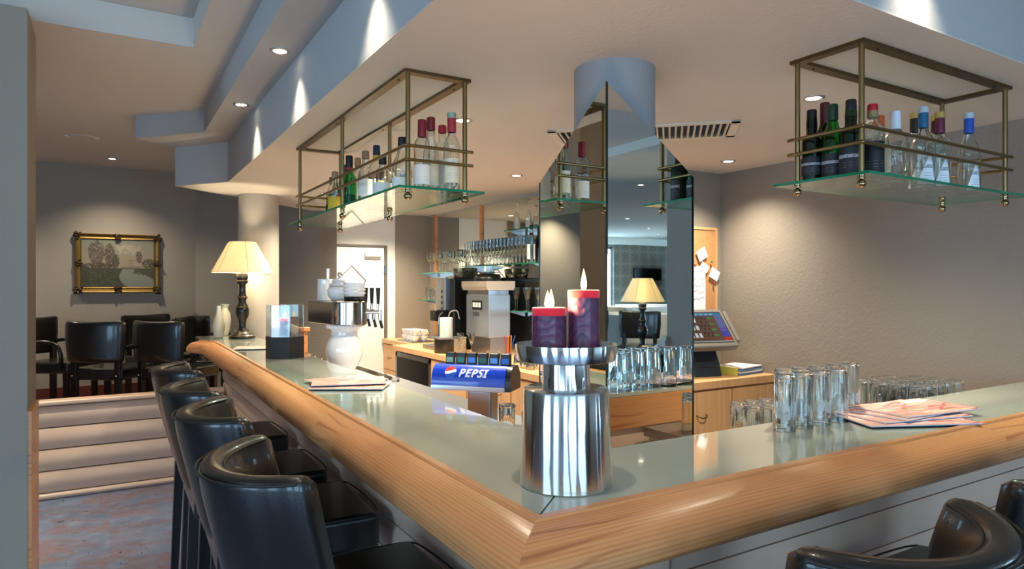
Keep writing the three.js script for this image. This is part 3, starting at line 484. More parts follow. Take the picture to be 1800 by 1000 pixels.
// hexagonal lantern
{
  const p = [0.885, TOP, -4.06], g = G('hexagon_lantern', 'black hexagonal lantern base with clear glass sides', 'lantern', p, 0.03), R = 0.112;
  M('lantern_base', metric(T(new THREE.CylinderGeometry(R * 1.0, R * 1.0, 0.125, 6).toNonIndexed(), 0, 0.0625, 0).deleteAttribute('normal')), paint('#101214', 0.6), g);
  for (let k = 0; k < 6; k++) { const a = k * Math.PI / 3 + Math.PI / 6, w = R * 0.97; const m = M('glass_side', rbox(w, 0.185, 0.006, 0.001), mat.solidGlass, g); m.position.set(Math.sin(a) * R * 0.82, 0.125 + 0.0925, Math.cos(a) * R * 0.82); m.rotation.y = a; }
  M('glass_floor', T(new THREE.CylinderGeometry(R * 0.9, R * 0.9, 0.006, 6), 0, 0.129, 0), mat.glass, g);
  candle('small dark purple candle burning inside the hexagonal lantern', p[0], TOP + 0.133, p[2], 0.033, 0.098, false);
  tag(M('white_votive', T(lathe([[0, 0], [0.022, 0], [0.026, 0.075], [0.02, 0.08], [0, 0.078]], 24), p[0] - 0.06, TOP + 0.133, p[2] + 0.03), mat.frosted), 'white frosted votive standing inside the hexagonal lantern', 'votive');
  const v = M('white_votive', lathe([[0, 0], [0.022, 0], [0.026, 0.075], [0.02, 0.08], [0, 0.078]], 24).rotateZ(1.2), mat.frosted); v.position.set(p[0] + 0.068, TOP + 0.158, p[2] + 0.01); tag(v, 'white votive lying tilted inside the hexagonal lantern', 'votive');
}
// table lamps
function tableLamp(label, x, y, z, k) {
  const g = G('table_lamp', label, 'lamp', [x, y, z]);
  M('lamp_base', lathe([[0, 0], [0.103, 0], [0.105, 0.012], [0.098, 0.022], [0.094, 0.03], [0.085, 0.036], [0.062, 0.05], [0.05, 0.075], [0, 0.075]].map(p => p.map(v => v * k)), 40), mat.lampwood, g);
  M('lamp_stem', lathe([[0.045, 0.07], [0.030, 0.085], [0.028, 0.13], [0.036, 0.14], [0.030, 0.15], [0.045, 0.175], [0.054, 0.205], [0.055, 0.235], [0.05, 0.255], [0.042, 0.262], [0.046, 0.27], [0.034, 0.285], [0.028, 0.31], [0.038, 0.335], [0.041, 0.345], [0.030, 0.36], [0.026, 0.40], [0.026, 0.445], [0.042, 0.46], [0.044, 0.475], [0.036, 0.482], [0.042, 0.49], [0.046, 0.50], [0.046, 0.53], [0.030, 0.545], [0.012, 0.55], [0.012, 0.60], [0, 0.60]].map(p => p.map(v => v * k)), 36), mat.lampwood, g);
  for (const [r, h] of [[0.0475, 0.262], [0.042, 0.342], [0.0465, 0.478], [0.099, 0.022]]) M('gilt_ring', T(new THREE.TorusGeometry(r * k, 0.0035 * k, 8, 32).rotateX(Math.PI / 2), 0, h * k, 0), mat.lampgold, g);
  M('lamp_shade', new THREE.LatheGeometry([[0.238, 0.545], [0.238, 0.552], [0.108, 0.80], [0.105, 0.80], [0.235, 0.552], [0.235, 0.545]].map(p => new THREE.Vector2(p[0] * k, p[1] * k)), 48), mat.shade, g);
  M('shade_fitter', [rod([-0.107 * k, 0.79 * k, 0], [0.107 * k, 0.79 * k, 0], 0.002), rod([0, 0.79 * k, -0.107 * k], [0, 0.79 * k, 0.107 * k], 0.002), rod([0, 0.6 * k, 0], [0, 0.79 * k, 0], 0.003)], mat.brassDark, g);
  M('lamp_bulb', ball(0.03 * k, 0, 0.64 * k, 0), mat.softBulb, g);
  for (let q = 0; q < 6; q++) { const a = q * Math.PI / 3 + 0.5; M('shade_seam', rod([0.2385 * k * Math.cos(a), 0.55 * k, 0.2385 * k * Math.sin(a)], [0.1085 * k * Math.cos(a), 0.80 * k, 0.1085 * k * Math.sin(a)], 0.0016 * k, 6), mat.seamCream, g); }
  const l = new THREE.PointLight(new THREE.Color().setRGB(1, 0.84, 0.56), 0.95); l.position.set(x, y + 0.64 * k, z); l.castShadow = true; l.shadow.radius = 1.4; scene.add(l);
}
tableLamp('turned dark wood lamp with cream cone shade on the bar', 0.915, TOP, -5.72, 0.97);
// vases
{
  const a = onY(384, 594, TOP), b = onY(395, 590, TOP);
  tag(M('vase', T(lathe([[0, 0], [0.028, 0], [0.033, 0.01], [0.045, 0.06], [0.047, 0.10], [0.038, 0.145], [0.022, 0.19], [0.018, 0.23], [0.020, 0.262], [0.016, 0.262], [0.014, 0.23]], 32), a[0], a[1], a[2]), mat.vase), 'slender pearl white bottle vase beside the bar lamp', 'vase');
  tag(M('vase', T(lathe([[0, 0], [0.028, 0], [0.030, 0.012], [0.046, 0.07], [0.052, 0.13], [0.046, 0.19], [0.028, 0.225], [0.026, 0.24], [0.042, 0.266], [0.039, 0.268], [0.022, 0.24]], 32), b[0], b[1], b[2]), mat.vase), 'wider pearl white vase with flared lip beside the bar lamp', 'vase');
}
// printed menus
const menuMap = canvasTex(512, 256, (g, W, H) => {
  g.fillStyle = '#e9b3a6'; g.fillRect(0, 0, W, H); let s = 5; const q = () => (s = (s * 16807) % 2147483647) / 2147483647;
  for (let k = 0; k < 90; k++) { g.strokeStyle = ['#d8505a', '#e58d84', '#f6efe9', '#c23b46', '#e9a79c', '#7f9a58'][k % 12 === 7 ? 5 : k % 5]; g.lineWidth = 2 + 12 * q(); g.globalAlpha = 0.8; g.beginPath(); const x = q() * W, y = q() * H; g.moveTo(x, y); g.bezierCurveTo(x + 60 * q(), y - 40 + 80 * q(), x + 120 * q(), y - 40 + 80 * q(), x + 60 + 140 * q(), y - 30 + 60 * q()); g.stroke(); }
  g.globalAlpha = 1; g.fillStyle = '#fbf6f1'; g.fillRect(W * 0.62, H * 0.1, W * 0.3, H * 0.12); g.fillStyle = '#c02a38'; g.font = 'italic 26px serif'; g.fillText('menu', W * 0.68, H * 0.2);
});
const menuMat = std({ map: menuMap, roughness: 0.3 });
function menu(label, x, y, z, turn, w = 0.21, d = 0.30) {
  const g = G('menu_card', label, 'menu', [x, y + 0.0055, z], turn, 'menus on the bar');
  const top = new THREE.PlaneGeometry(d, w, 8, 1).rotateX(-Math.PI / 2); const p = top.attributes.position; for (let i = 0; i < p.count; i++) p.setY(i, 0.0040 + 0.0004 * Math.pow(Math.abs(p.getX(i)) / (d / 2), 3)); top.computeVertexNormals();
  M('menu_cover', top, menuMat, g); M('menu_pages', box(-d / 2, d / 2, 0.0008, 0.0035, -w / 2 + 0.001, w / 2 - 0.001), mat.paper, g); M('menu_back', box(-d / 2, d / 2, 0, 0.0008, -w / 2, w / 2), mat.blueedge, g);
}
menu('pink patterned menu card lying lowest in the fan on the long arm', 0.86, TOP, -2.72, -0.55); menu('pink patterned menu card on top of the fan on the long arm', 0.87, TOP + 0.0096, -2.78, -0.30); menu('pink patterned menu card in the middle of the fan on the long arm', 0.885, TOP + 0.0048, -2.86, 0.12);
menu('single pink menu card beside the hexagonal lantern', 0.86, TOP, -4.72, -0.3);
menu('pink menu card lowest in the fan on the short arm', 2.12, TOP, -1.15, -0.42, 0.21, 0.36); menu('pink menu card second in the fan on the short arm', 2.17, TOP + 0.0048, -1.185, -0.22, 0.21, 0.36); menu('pink menu card third in the fan on the short arm', 2.22, TOP + 0.0096, -1.20, 0.02, 0.21, 0.36); menu('pink menu card on top of the fan on the short arm', 2.26, TOP + 0.0144, -1.19, -0.12, 0.21, 0.36);
// glasses: tumblers stand upside down
const tumblerGeo = (r0, r1, h) => crisp([[r0 - 0.002, 0], [r0, 0.001], [r0, 0.003], [r1, h - 0.006], [r1 - 0.004, h], [0, h], [0, h - 0.011], [r1 - 0.006, h - 0.012], [r1 - 0.0035, h - 0.018], [r0 - 0.002, 0.002], [r0 - 0.002, 0.0]], 28);
function tumbler(x, y, z, r0, r1, h, label, group, print) {
  const g = G('tumbler', label, 'glass', [x, y, z], rr(0, 6), group); M('glass_body', tg[r0 + h] ??= tumblerGeo(r0, r1, h), mat.solidGlass, g);
  if (print) M('frosted_print', tp[h] ??= ovalOn(r0 + 0.0005, h * 0.33, h * 0.15, 0.75), mat.frosted, g);
  return g;
}
const tg = {}, tp = {};
function ovalOn(r, y, hh, w) { const g = new THREE.CircleGeometry(1, 28).toNonIndexed(), p = g.attributes.position; for (let i = 0; i < p.count; i++) { const t = p.getX(i) * w, v = p.getY(i); p.setXYZ(i, (r + 0.0004) * Math.sin(t), y + v * hh * (1 + 0.25 * Math.sin(t * 5)), (r + 0.0004) * Math.cos(t)); } g.computeVertexNormals(); return g; }
for (let k = 0; k < 5; k++) { const p = onZ(1375 + k * 29.5, 700, -1.315); tumbler(p[0], TOP, -1.312, 0.0285, 0.0265, 0.168, 'tall upturned beer glass with frosted print in the row along the inner glass edge', 'tall beer glasses on the bar', true); }
for (let k = 0; k < 4; k++) { const p = onZ(1380 + k * 31, 700, -1.25); tumbler(p[0], TOP, -1.25, 0.0285, 0.0265, 0.168, 'tall upturned beer glass with frosted print in the row on the customer side', 'tall beer glasses along the customer side', true); }
for (let r = 0; r < 4; r++) for (let k = 0; k < 5; k++) { const x = 2.72 - r * 0.012 + k * 0.073, d = 1.42 + r * 0.072; if (r < 3 || k < 4) tumbler(x, 1.0, -d, 0.033, 0.031, 0.17, ['short upturned tumbler in the block row touching the bar back', 'short upturned tumbler in the second block row from the bar back', 'short upturned tumbler in the third block row from the bar back', 'short upturned tumbler in the block row on the staff side'][r], 'block of short tumblers, row ' + ['one', 'two', 'three', 'four'][r]); }
for (let r = 0; r < 2; r++) for (let k = 0; k < 3; k++) tumbler(1.90 + k * 0.071, 1.0, -1.60 + r * 0.071, 0.031, 0.029, 0.15, 'upturned tumbler beside the mirrored pillar on the steel shelf', 'tumblers beside the mirrored pillar');
for (let k = 0; k < 3; k++) { const p = onX(538 + k * 12, 634, 1.075); tumbler(1.078, 1.0, p[2], 0.03, 0.028, 0.13, 'upturned tumbler before the porcelain beer font', 'tumblers before the beer font'); }
for (let k = 0; k < 3; k++) tumbler(1.33 + (k % 2) * 0.08, 1.0, -2.24 + k * 0.085, 0.03, 0.034, 0.10, 'small glass behind the soda dispenser pedestal', 'small glasses behind the dispenser');

// porcelain beer font
{
  const g = G('beer_font', 'white porcelain beer font carrying a steel tap head', 'beer tap', [1.25, 1.0, -4.09]);
  M('porcelain_column', lathe([[0, 0.008], [0.075, 0.008], [0.078, 0.02], [0.07, 0.05], [0.095, 0.09], [0.112, 0.14], [0.110, 0.19], [0.092, 0.235], [0.078, 0.255], [0.084, 0.265], [0.078, 0.275], [0.084, 0.29], [0.103, 0.305], [0.106, 0.325], [0.0, 0.325]], 48), mat.porcelain, g);
  M('gadroon_rim', Array.from({ length: 26 }, (_, i) => ball(0.013, 0.1 * Math.cos(i * Math.PI / 13), 0.312, 0.1 * Math.sin(i * Math.PI / 13), 8)), mat.porcelain, g);
  // steel drum: a rounded slab whose long side follows the bar
  const s = new THREE.Shape(); s.moveTo(-0.105, 0.30); s.lineTo(-0.105, -0.10); s.absarc(0.0, -0.10, 0.105, Math.PI, 0, false); s.lineTo(0.105, 0.30); s.closePath();
  const h = M('tap_drum', metric(T(new THREE.ExtrudeGeometry(s, { depth: 0.13, bevelEnabled: true, bevelSize: 0.004, bevelThickness: 0.004, bevelSegments: 2, curveSegments: 24 }).rotateX(-Math.PI / 2), 0, 0.329, 0)), mat.steelShiny, g); h.rotation.y = 0.10; h.position.set(0, 0, -0.04);
  for (let k = 0; k < 4; k++) {
    const t = new THREE.Group(); t.name = 'tap'; g.add(t); t.position.set(0.13 + 0.0 * k, 0.40, 0.13 - k * 0.115); t.rotation.y = -0.3;
    const b = M('tap_spout', [rod([-0.05, 0, 0], [0.055, 0, 0], 0.011), rod([0.05, 0.015, 0], [0.052, -0.05, 0], 0.011), rod([0.035, 0.01, 0], [0.04, 0.05, 0], 0.007)], mat.chrome, t);
    M('tap_handle', [T(cyl(0.009, 0.014, 0.10, 0, 0, 0, 14), 0.04, 0.05, 0)], mat.black, t); M('tap_nozzle', rod([0.052, -0.05, 0], [0.065, -0.10, 0], 0.009), mat.black, t);
  }
  const y = 1.0 + 0.467;
  const a = G('porcelain_jar', 'white lidded porcelain jar with knob on the beer font', 'jar', [1.26, y, -4.22]); M('jar_body', lathe([[0, 0], [0.05, 0], [0.075, 0.03], [0.078, 0.07], [0.062, 0.095], [0, 0.095]], 32), mat.porcelain, a); M('jar_lid', lathe([[0.066, 0.095], [0.062, 0.108], [0.045, 0.118], [0.05, 0.125], [0.04, 0.14], [0.012, 0.145], [0.01, 0.155], [0, 0.155]], 32), mat.porcelain, a); M('jar_knob', ball(0.016, 0, 0.168, 0), mat.chrome, a);
  const b = G('porcelain_pot', 'white basket weave porcelain pot on the beer font', 'pot', [1.29, y, -4.02]); M('pot_body', lathe([[0, 0.03], [0.06, 0.03], [0.064, 0.11], [0.066, 0.115], [0.058, 0.115], [0.056, 0.04]], 36), mat.porcelain, b); M('pot_stand', lathe([[0, 0], [0.062, 0], [0.06, 0.03], [0, 0.03]], 32), mat.black, b);
  M('weave_bead', Array.from({ length: 40 }, (_, i) => [0, 1, 2].map(r => ball(0.006, 0.064 * Math.cos(i * 0.157 + r * 0.08), 0.05 + r * 0.022, 0.064 * Math.sin(i * 0.157 + r * 0.08), 6))).flat(), mat.porcelain, b);
  const c = G('porcelain_cylinder', 'tall plain white porcelain holder at the back of the beer font', 'holder', [1.22, y, -4.42]); M('holder_body', lathe([[0, 0], [0.05, 0], [0.045, 0.13], [0.05, 0.14], [0.042, 0.14], [0.04, 0.02]], 28), mat.porcelain, c); M('white_handle', cyl(0.009, 0.011, 0.09, 0.02, 0.12, 0, 12), mat.porcelain, c);
  tag(M('black_tap_handle', T(cyl(0.010, 0.013, 0.10, 0, 0, 0, 14), 1.34, y + 0.0, -4.16), mat.slate), 'upright dark tap handle beside the porcelain pot', 'tap handle');
}
// soda dispenser
const sodaMap = canvasTex(1024, 320, (g, W, H) => {
  g.fillStyle = '#0c3cc0'; g.fillRect(0, 0, W, H);
  const cx = W * 0.255, cy = H * 0.53, R = H * 0.25; g.save(); g.beginPath(); g.arc(cx, cy, R, 0, 7); g.clip(); g.fillStyle = '#f4f4f6'; g.fillRect(cx - R, cy - R, 2 * R, 2 * R);
  g.fillStyle = '#d8322e'; g.beginPath(); g.moveTo(cx - R * 1.1, cy - R * 1.1); g.lineTo(cx + R * 1.1, cy - R * 1.1); g.lineTo(cx + R * 1.1, cy - R * 0.35); g.bezierCurveTo(cx + R * 0.4, cy - R * 0.55, cx - R * 0.1, cy + R * 0.05, cx - R * 1.1, cy - R * 0.05); g.fill();
  g.fillStyle = '#2f62c8'; g.beginPath(); g.moveTo(cx - R * 1.1, cy + R * 1.1); g.lineTo(cx + R * 1.1, cy + R * 1.1); g.lineTo(cx + R * 1.1, cy + R * 0.05); g.bezierCurveTo(cx + R * 0.4, cy - R * 0.05, cx - R * 0.1, cy + R * 0.55, cx - R * 1.1, cy + R * 0.35); g.fill(); g.restore();
  g.fillStyle = '#eef2fa'; g.font = 'italic bold 150px sans-serif'; g.textBaseline = 'middle'; g.save(); g.translate(W * 0.36, H * 0.56); g.scale(1.0, 0.92); g.fillText('PEPSI', 0, 0, 470); g.strokeStyle = '#eef2fa'; g.lineWidth = 5; g.strokeText('PEPSI', 0, 0, 470); g.restore();
});
{
  const ctr = onX(835, 700, 1.27), g = G('soda_dispenser', 'blue branded soda dispenser head on a steel pedestal', 'soda dispenser', [ctr[0], 1.0, ctr[2]], -YAW - 0.30), W = 0.335, y0 = 0.145;
  // section: flat bottom, curved front
  const sec = [[-0.085, 0], [0.058, 0]]; for (let i = 0; i <= 10; i++) { const t = i / 10 * Math.PI / 2; sec.push([0.002 + 0.056 * Math.cos(t * 0.95), 0.018 + 0.078 * Math.sin(t)]); } sec.push([-0.05, 0.096], [-0.085, 0.06]);
  const pr = slab(sec.map(p => [-p[0], p[1]]), W, 0).translate(0, 0, -W / 2).rotateY(Math.PI / 2);   // front faces +z
  M('dispenser_housing', pr.translate(0, y0, 0), paint('#16171a', 0.35), g);
  const fp = [], fu = [], N = 14; for (let i = 0; i < N; i++) { const q = k => { const t = k / N * Math.PI / 2; return [0.0045 + 0.056 * Math.cos(t * 0.95), 0.018 + 0.0795 * Math.sin(t)]; }; const A = q(i), B = q(i + 1); fp.push(-W / 2 + 0.001, A[1], A[0], W / 2 - 0.022, A[1], A[0], W / 2 - 0.022, B[1], B[0], -W / 2 + 0.001, A[1], A[0], W / 2 - 0.022, B[1], B[0], -W / 2 + 0.001, B[1], B[0]); const v0 = i / N, v1 = (i + 1) / N; fu.push(0, v0, 1, v0, 1, v1, 0, v0, 1, v1, 0, v1); }
  const fg = new THREE.BufferGeometry(); fg.setAttribute('position', new THREE.Float32BufferAttribute(fp, 3)); fg.setAttribute('uv', new THREE.Float32BufferAttribute(fu, 2)); fg.computeVertexNormals();
  M('brand_panel', toCreasedNormals(fg.translate(0, y0, 0), 1), phy({ map: sodaMap, roughness: 0.3, clearcoat: 0.5 }), g);
  M('steel_lip', box(-W / 2, W / 2 - 0.022, y0 - 0.002, y0 + 0.017, 0.0585, 0.063), mat.steel, g);
  M('pedestal', rbox(0.10, y0, 0.10, 0.01, 0.03, y0 / 2, -0.01), mat.steelSoft, g);
  for (let k = 0; k < 6; k++) {
    const x = -W / 2 + 0.055 + k * 0.0478; const b = M('flavour_button', rbox(0.040, 0.05, 0.03, 0.006, x, y0 + 0.118, -0.02), mat.black, g);
    M('flavour_print', box(x - 0.015, x + 0.015, y0 + 0.103, y0 + 0.124, -0.0052, -0.0046), paint(['#8fae8a', '#177a68', '#3d86d8', '#1c5c48', '#5b9be0', '#2a5fc4'][k], 0.4), b);
    if (k < 5) M('valve_lever', [cyl(0.005, 0.003, 0.03, x + 0.024, y0 + 0.094, -0.012, 10)], paint(['#d08a5c', '#d08a5c', '#9fb8b0', '#9a9a96', '#9fb4c8'][k], 0.3), g);
  }
}
// ───────────────────────── back bar ─────────────────────────
{
  const m = G('shelf_mirror', 'large wall mirror behind the glass shelves of back bar', 'mirror', [3.05, 0, 0]);
  for (const [d0, d1] of [[3.3, 4.54], [4.58, 5.58], [5.62, 6.62]]) M('mirror_pane', box(-0.006, 0.0, 1.05, 2.33, -d1, -d0), mat.mirror, m);
  for (const d of [4.56, 5.60, 6.64]) M('batten', rbox(0.02, 1.29, 0.045, 0.003, -0.01, 1.69, -d), mat.rail, m);
  M('head_rail', box(-0.012, 0, 2.325, 2.34, -6.85, -3.3), mat.fascia, m);
}
function cabinet(label, x0, x1, d0, d1, layout, faceX = true) {
  const g = G('base_cabinet', label, 'cabinet'), f = faceX ? x0 : d0;
  const B = (a, b, y0, y1, o0, o1) => faceX ? box(x0 - o1, x0 - o0, y0, y1, -b, -a) : box(a, b, y0, y1, -d0 + o0, -d0 + o1);
  M('cabinet_body', box(x0 + 0.001, x1, 0.06, 0.955, -d1 + 0.001, -d0 - 0.001), mat.beech, g); M('toe_kick', box(x0 + 0.03, x1, 0, 0.06, -d1 + 0.01, -d0 - 0.03), mat.dark, g);
  const A = faceX ? d0 : x0, E = faceX ? d1 : x1;
  for (const [u0, u1, y0, y1, kind] of layout) {
    const a = A + (E - A) * u0 + 0.004, b = A + (E - A) * u1 - 0.004, p = M(kind === 'drawer' ? 'drawer' : 'cabinet_door', B(a, b, y0 + 0.003, y1 - 0.003, 0, 0.018), mat.beech, g), c = (a + b) / 2, hy = kind === 'drawer' ? (y0 + y1) / 2 : y1 - 0.07;
    const pt = (s, o, yy) => faceX ? [x0 - o, yy, -(c + s)] : [c + s, yy, -d0 + o];
    M('handle', tube([pt(-0.04, 0.018, hy + 0.005), pt(-0.03, 0.036, hy - 0.004), pt(0, 0.04, hy - 0.012), pt(0.03, 0.036, hy - 0.004), pt(0.04, 0.018, hy + 0.005)], 0.0035, 12, 6), mat.brassDark, p);
  }
}
const twoDoors = [[0, 0.5, 0.06, 0.68, 'door'], [0.5, 1, 0.06, 0.68, 'door'], [0, 0.5, 0.68, 0.945, 'drawer'], [0.5, 1, 0.68, 0.945, 'drawer']];
const drawers = [[0, 1, 0.66, 0.945, 'drawer'], [0, 1, 0.36, 0.66, 'drawer'], [0, 1, 0.06, 0.36, 'drawer']];
cabinet('beech base cabinet under the coffee cups in the far corner', 2.53, 3.05, 6.02, 6.83, twoDoors);
cabinet('beech drawer cabinet under the coffee machine', 2.33, 3.05, 4.5, 5.15, drawers); cabinet('beech cabinet with two doors behind the mirrored pillar', 2.33, 3.05, 3.85, 4.49, twoDoors); cabinet('beech corner cabinet beside the till niche', 2.33, 3.05, 3.23, 3.84, drawers);
cabinet('beech cabinet with drawers and brass handles under the till', 2.7, 3.22, 2.78, 3.2, drawers, false); cabinet('beech drawer cabinet against the plaster wall', 3.225, 3.63, 2.78, 3.2, drawers, false);
{
  const o = G('bar_fridge', 'steel framed glass door fridge under the back counter', 'fridge'); M('fridge_body', box(2.34, 3.05, 0, 0.955, -6.01, -5.16), mat.steelSoft, o);
  M('fridge_door', [box(2.32, 2.34, 0.05, 0.94, -5.98, -5.94), box(2.32, 2.34, 0.05, 0.94, -5.22, -5.18), box(2.32, 2.34, 0.90, 0.94, -5.98, -5.18), box(2.32, 2.34, 0.05, 0.10, -5.98, -5.18)], mat.steel, o); M('fridge_glass', box(2.325, 2.33, 0.10, 0.90, -5.94, -5.22), mat.blackGloss, o);
  const w = G('back_worktop', 'beech worktop running along the back bar', 'worktop'); M('worktop_run', [prism([[2.50, 6.84], [2.50, 6.02], [2.30, 6.02], [2.30, 3.21], [3.05, 3.21], [3.05, 6.84]], 0.957, 1.0)], mat.beech, w); M('worktop_niche', box(2.66, 3.635, 0.957, 1.0, -3.205, -2.75), mat.beech, w);
}
// glass shelves on the mirror
function shelf(label, y, d0, d1, w = 0.2) { const g = G('glass_wall_shelf', label, 'shelf', [3.03, y, 0]); M('shelf_glass', box(-w, 0, -0.008, 0, -d1, -d0), mat.shelfGlass, g); M('shelf_edge', [box(-w - 0.001, -w, -0.008, 0, -d1, -d0), box(-w, 0, -0.008, 0, -d0, -d0 + 0.001)], mat.shelfEdge, g); for (const d of [d0 + 0.04, d1 - 0.04]) M('bracket', slab([[0, 0], [-w * 0.8, 0], [-w * 0.8, -0.008], [0, -0.05]], 0.008).translate(0, -0.008, -d), mat.steel, g); return y; }
const s1 = shelf('glass shelf with wine glasses next to the grey wall', 1.70, 5.62, 6.62), s2 = shelf('lower glass shelf with tumblers next to the grey wall', 1.42, 6.0, 6.62), s3 = shelf('long glass shelf crowded with flutes on the mirror', 1.745, 4.35, 5.58, 0.22), s4 = shelf('highest glass shelf near the mirrored pillar', 2.03, 4.2, 4.85, 0.18), s5 = shelf('low glass shelf with sherry glasses near the mirrored pillar', 1.36, 4.1, 4.85, 0.2);
const wineG = lathe([[0, 0], [0.034, 0], [0.03, 0.003], [0.004, 0.008], [0.0032, 0.02], [0.0032, 0.095], [0.012, 0.105], [0.034, 0.13], [0.042, 0.16], [0.038, 0.195], [0.033, 0.215], [0.032, 0.215], [0.037, 0.19], [0.040, 0.16], [0.032, 0.132], [0.010, 0.108], [0, 0.104]], 24);
const fluteG = lathe([[0, 0], [0.028, 0], [0.025, 0.003], [0.004, 0.007], [0.003, 0.02], [0.003, 0.07], [0.012, 0.09], [0.023, 0.13], [0.026, 0.18], [0.023, 0.225], [0.022, 0.225], [0.024, 0.18], [0.021, 0.13], [0.010, 0.092], [0, 0.088]], 20);
const sherryG = lathe([[0, 0], [0.027, 0], [0.024, 0.003], [0.0035, 0.007], [0.003, 0.085], [0.014, 0.11], [0.027, 0.16], [0.028, 0.19], [0.027, 0.19], [0.026, 0.16], [0.012, 0.112], [0, 0.108]], 20);
const put = (name, geo, x, y, d, label, cat, group, m = mat.solidGlass) => tag(M(name, geo.clone().translate(x, y, -d), m), label, cat, group);
for (let k = 0; k < 8; k++) put('wine_glass', wineG, k % 2 ? 2.885 : 2.97, s1, 6.55 - k * 0.115, k % 2 ? 'large bowled wine glass at the edge of shelf next to the grey wall' : 'large bowled wine glass close to the mirror next to the grey wall', 'wine glass', k % 2 ? 'large wine glasses at the shelf edge' : 'large wine glasses close to the mirror');
for (let k = 0; k < 7; k++) put('shelf_tumbler', tumblerGeo(0.03, 0.033, 0.13), k % 2 ? 2.89 : 2.97, s2, 6.56 - k * 0.07, 'straight tumbler on the lower shelf next to the grey wall', 'glass', 'tumblers on the lower shelf');
for (let k = 0; k < 17; k++) for (const x of [2.85, 2.93]) put('flute_glass', fluteG, x, s3, 5.53 - k * 0.062, x < 2.9 ? 'slender stemmed glass in the row along the edge of long mirror shelf' : 'slender stemmed glass in the row nearest the mirror on long shelf', 'glass', x < 2.9 ? 'flutes along the shelf edge' : 'flutes nearest the mirror');
for (let k = 0; k < 5; k++) put('upturned_flute', fluteG.clone().rotateX(Math.PI).translate(0, 0.225, 0), k % 2 ? 2.89 : 2.95, s4, 4.8 - k * 0.09, 'upturned stemmed glass on the highest shelf', 'glass', 'upturned flutes');
for (let k = 0; k < 6; k++) put('sherry_glass', sherryG, k % 2 ? 2.88 : 2.95, s5, 4.8 - k * 0.085, 'small sherry glass on the low shelf by the pillar', 'glass', 'sherry glasses');
bottle(2.88, s3, -4.47, { H: 0.30, r: 0.036, cap: '#1b1512', capH: 0.03, lab: 'white', labY: [0.1, 0.5], wrap: 5.5, band: '#6a2a1c', bandY: 0.05 }, 'clear bottle with brown neck band at the end of flute shelf'); bottle(2.90, s3, -4.385, { H: 0.29, r: 0.034, glass: '#6a4a36', cap: '#141211', kind: 'wine', lab: 'black', wrap: 5 }, 'dark bottle beside the clear one on flute shelf');
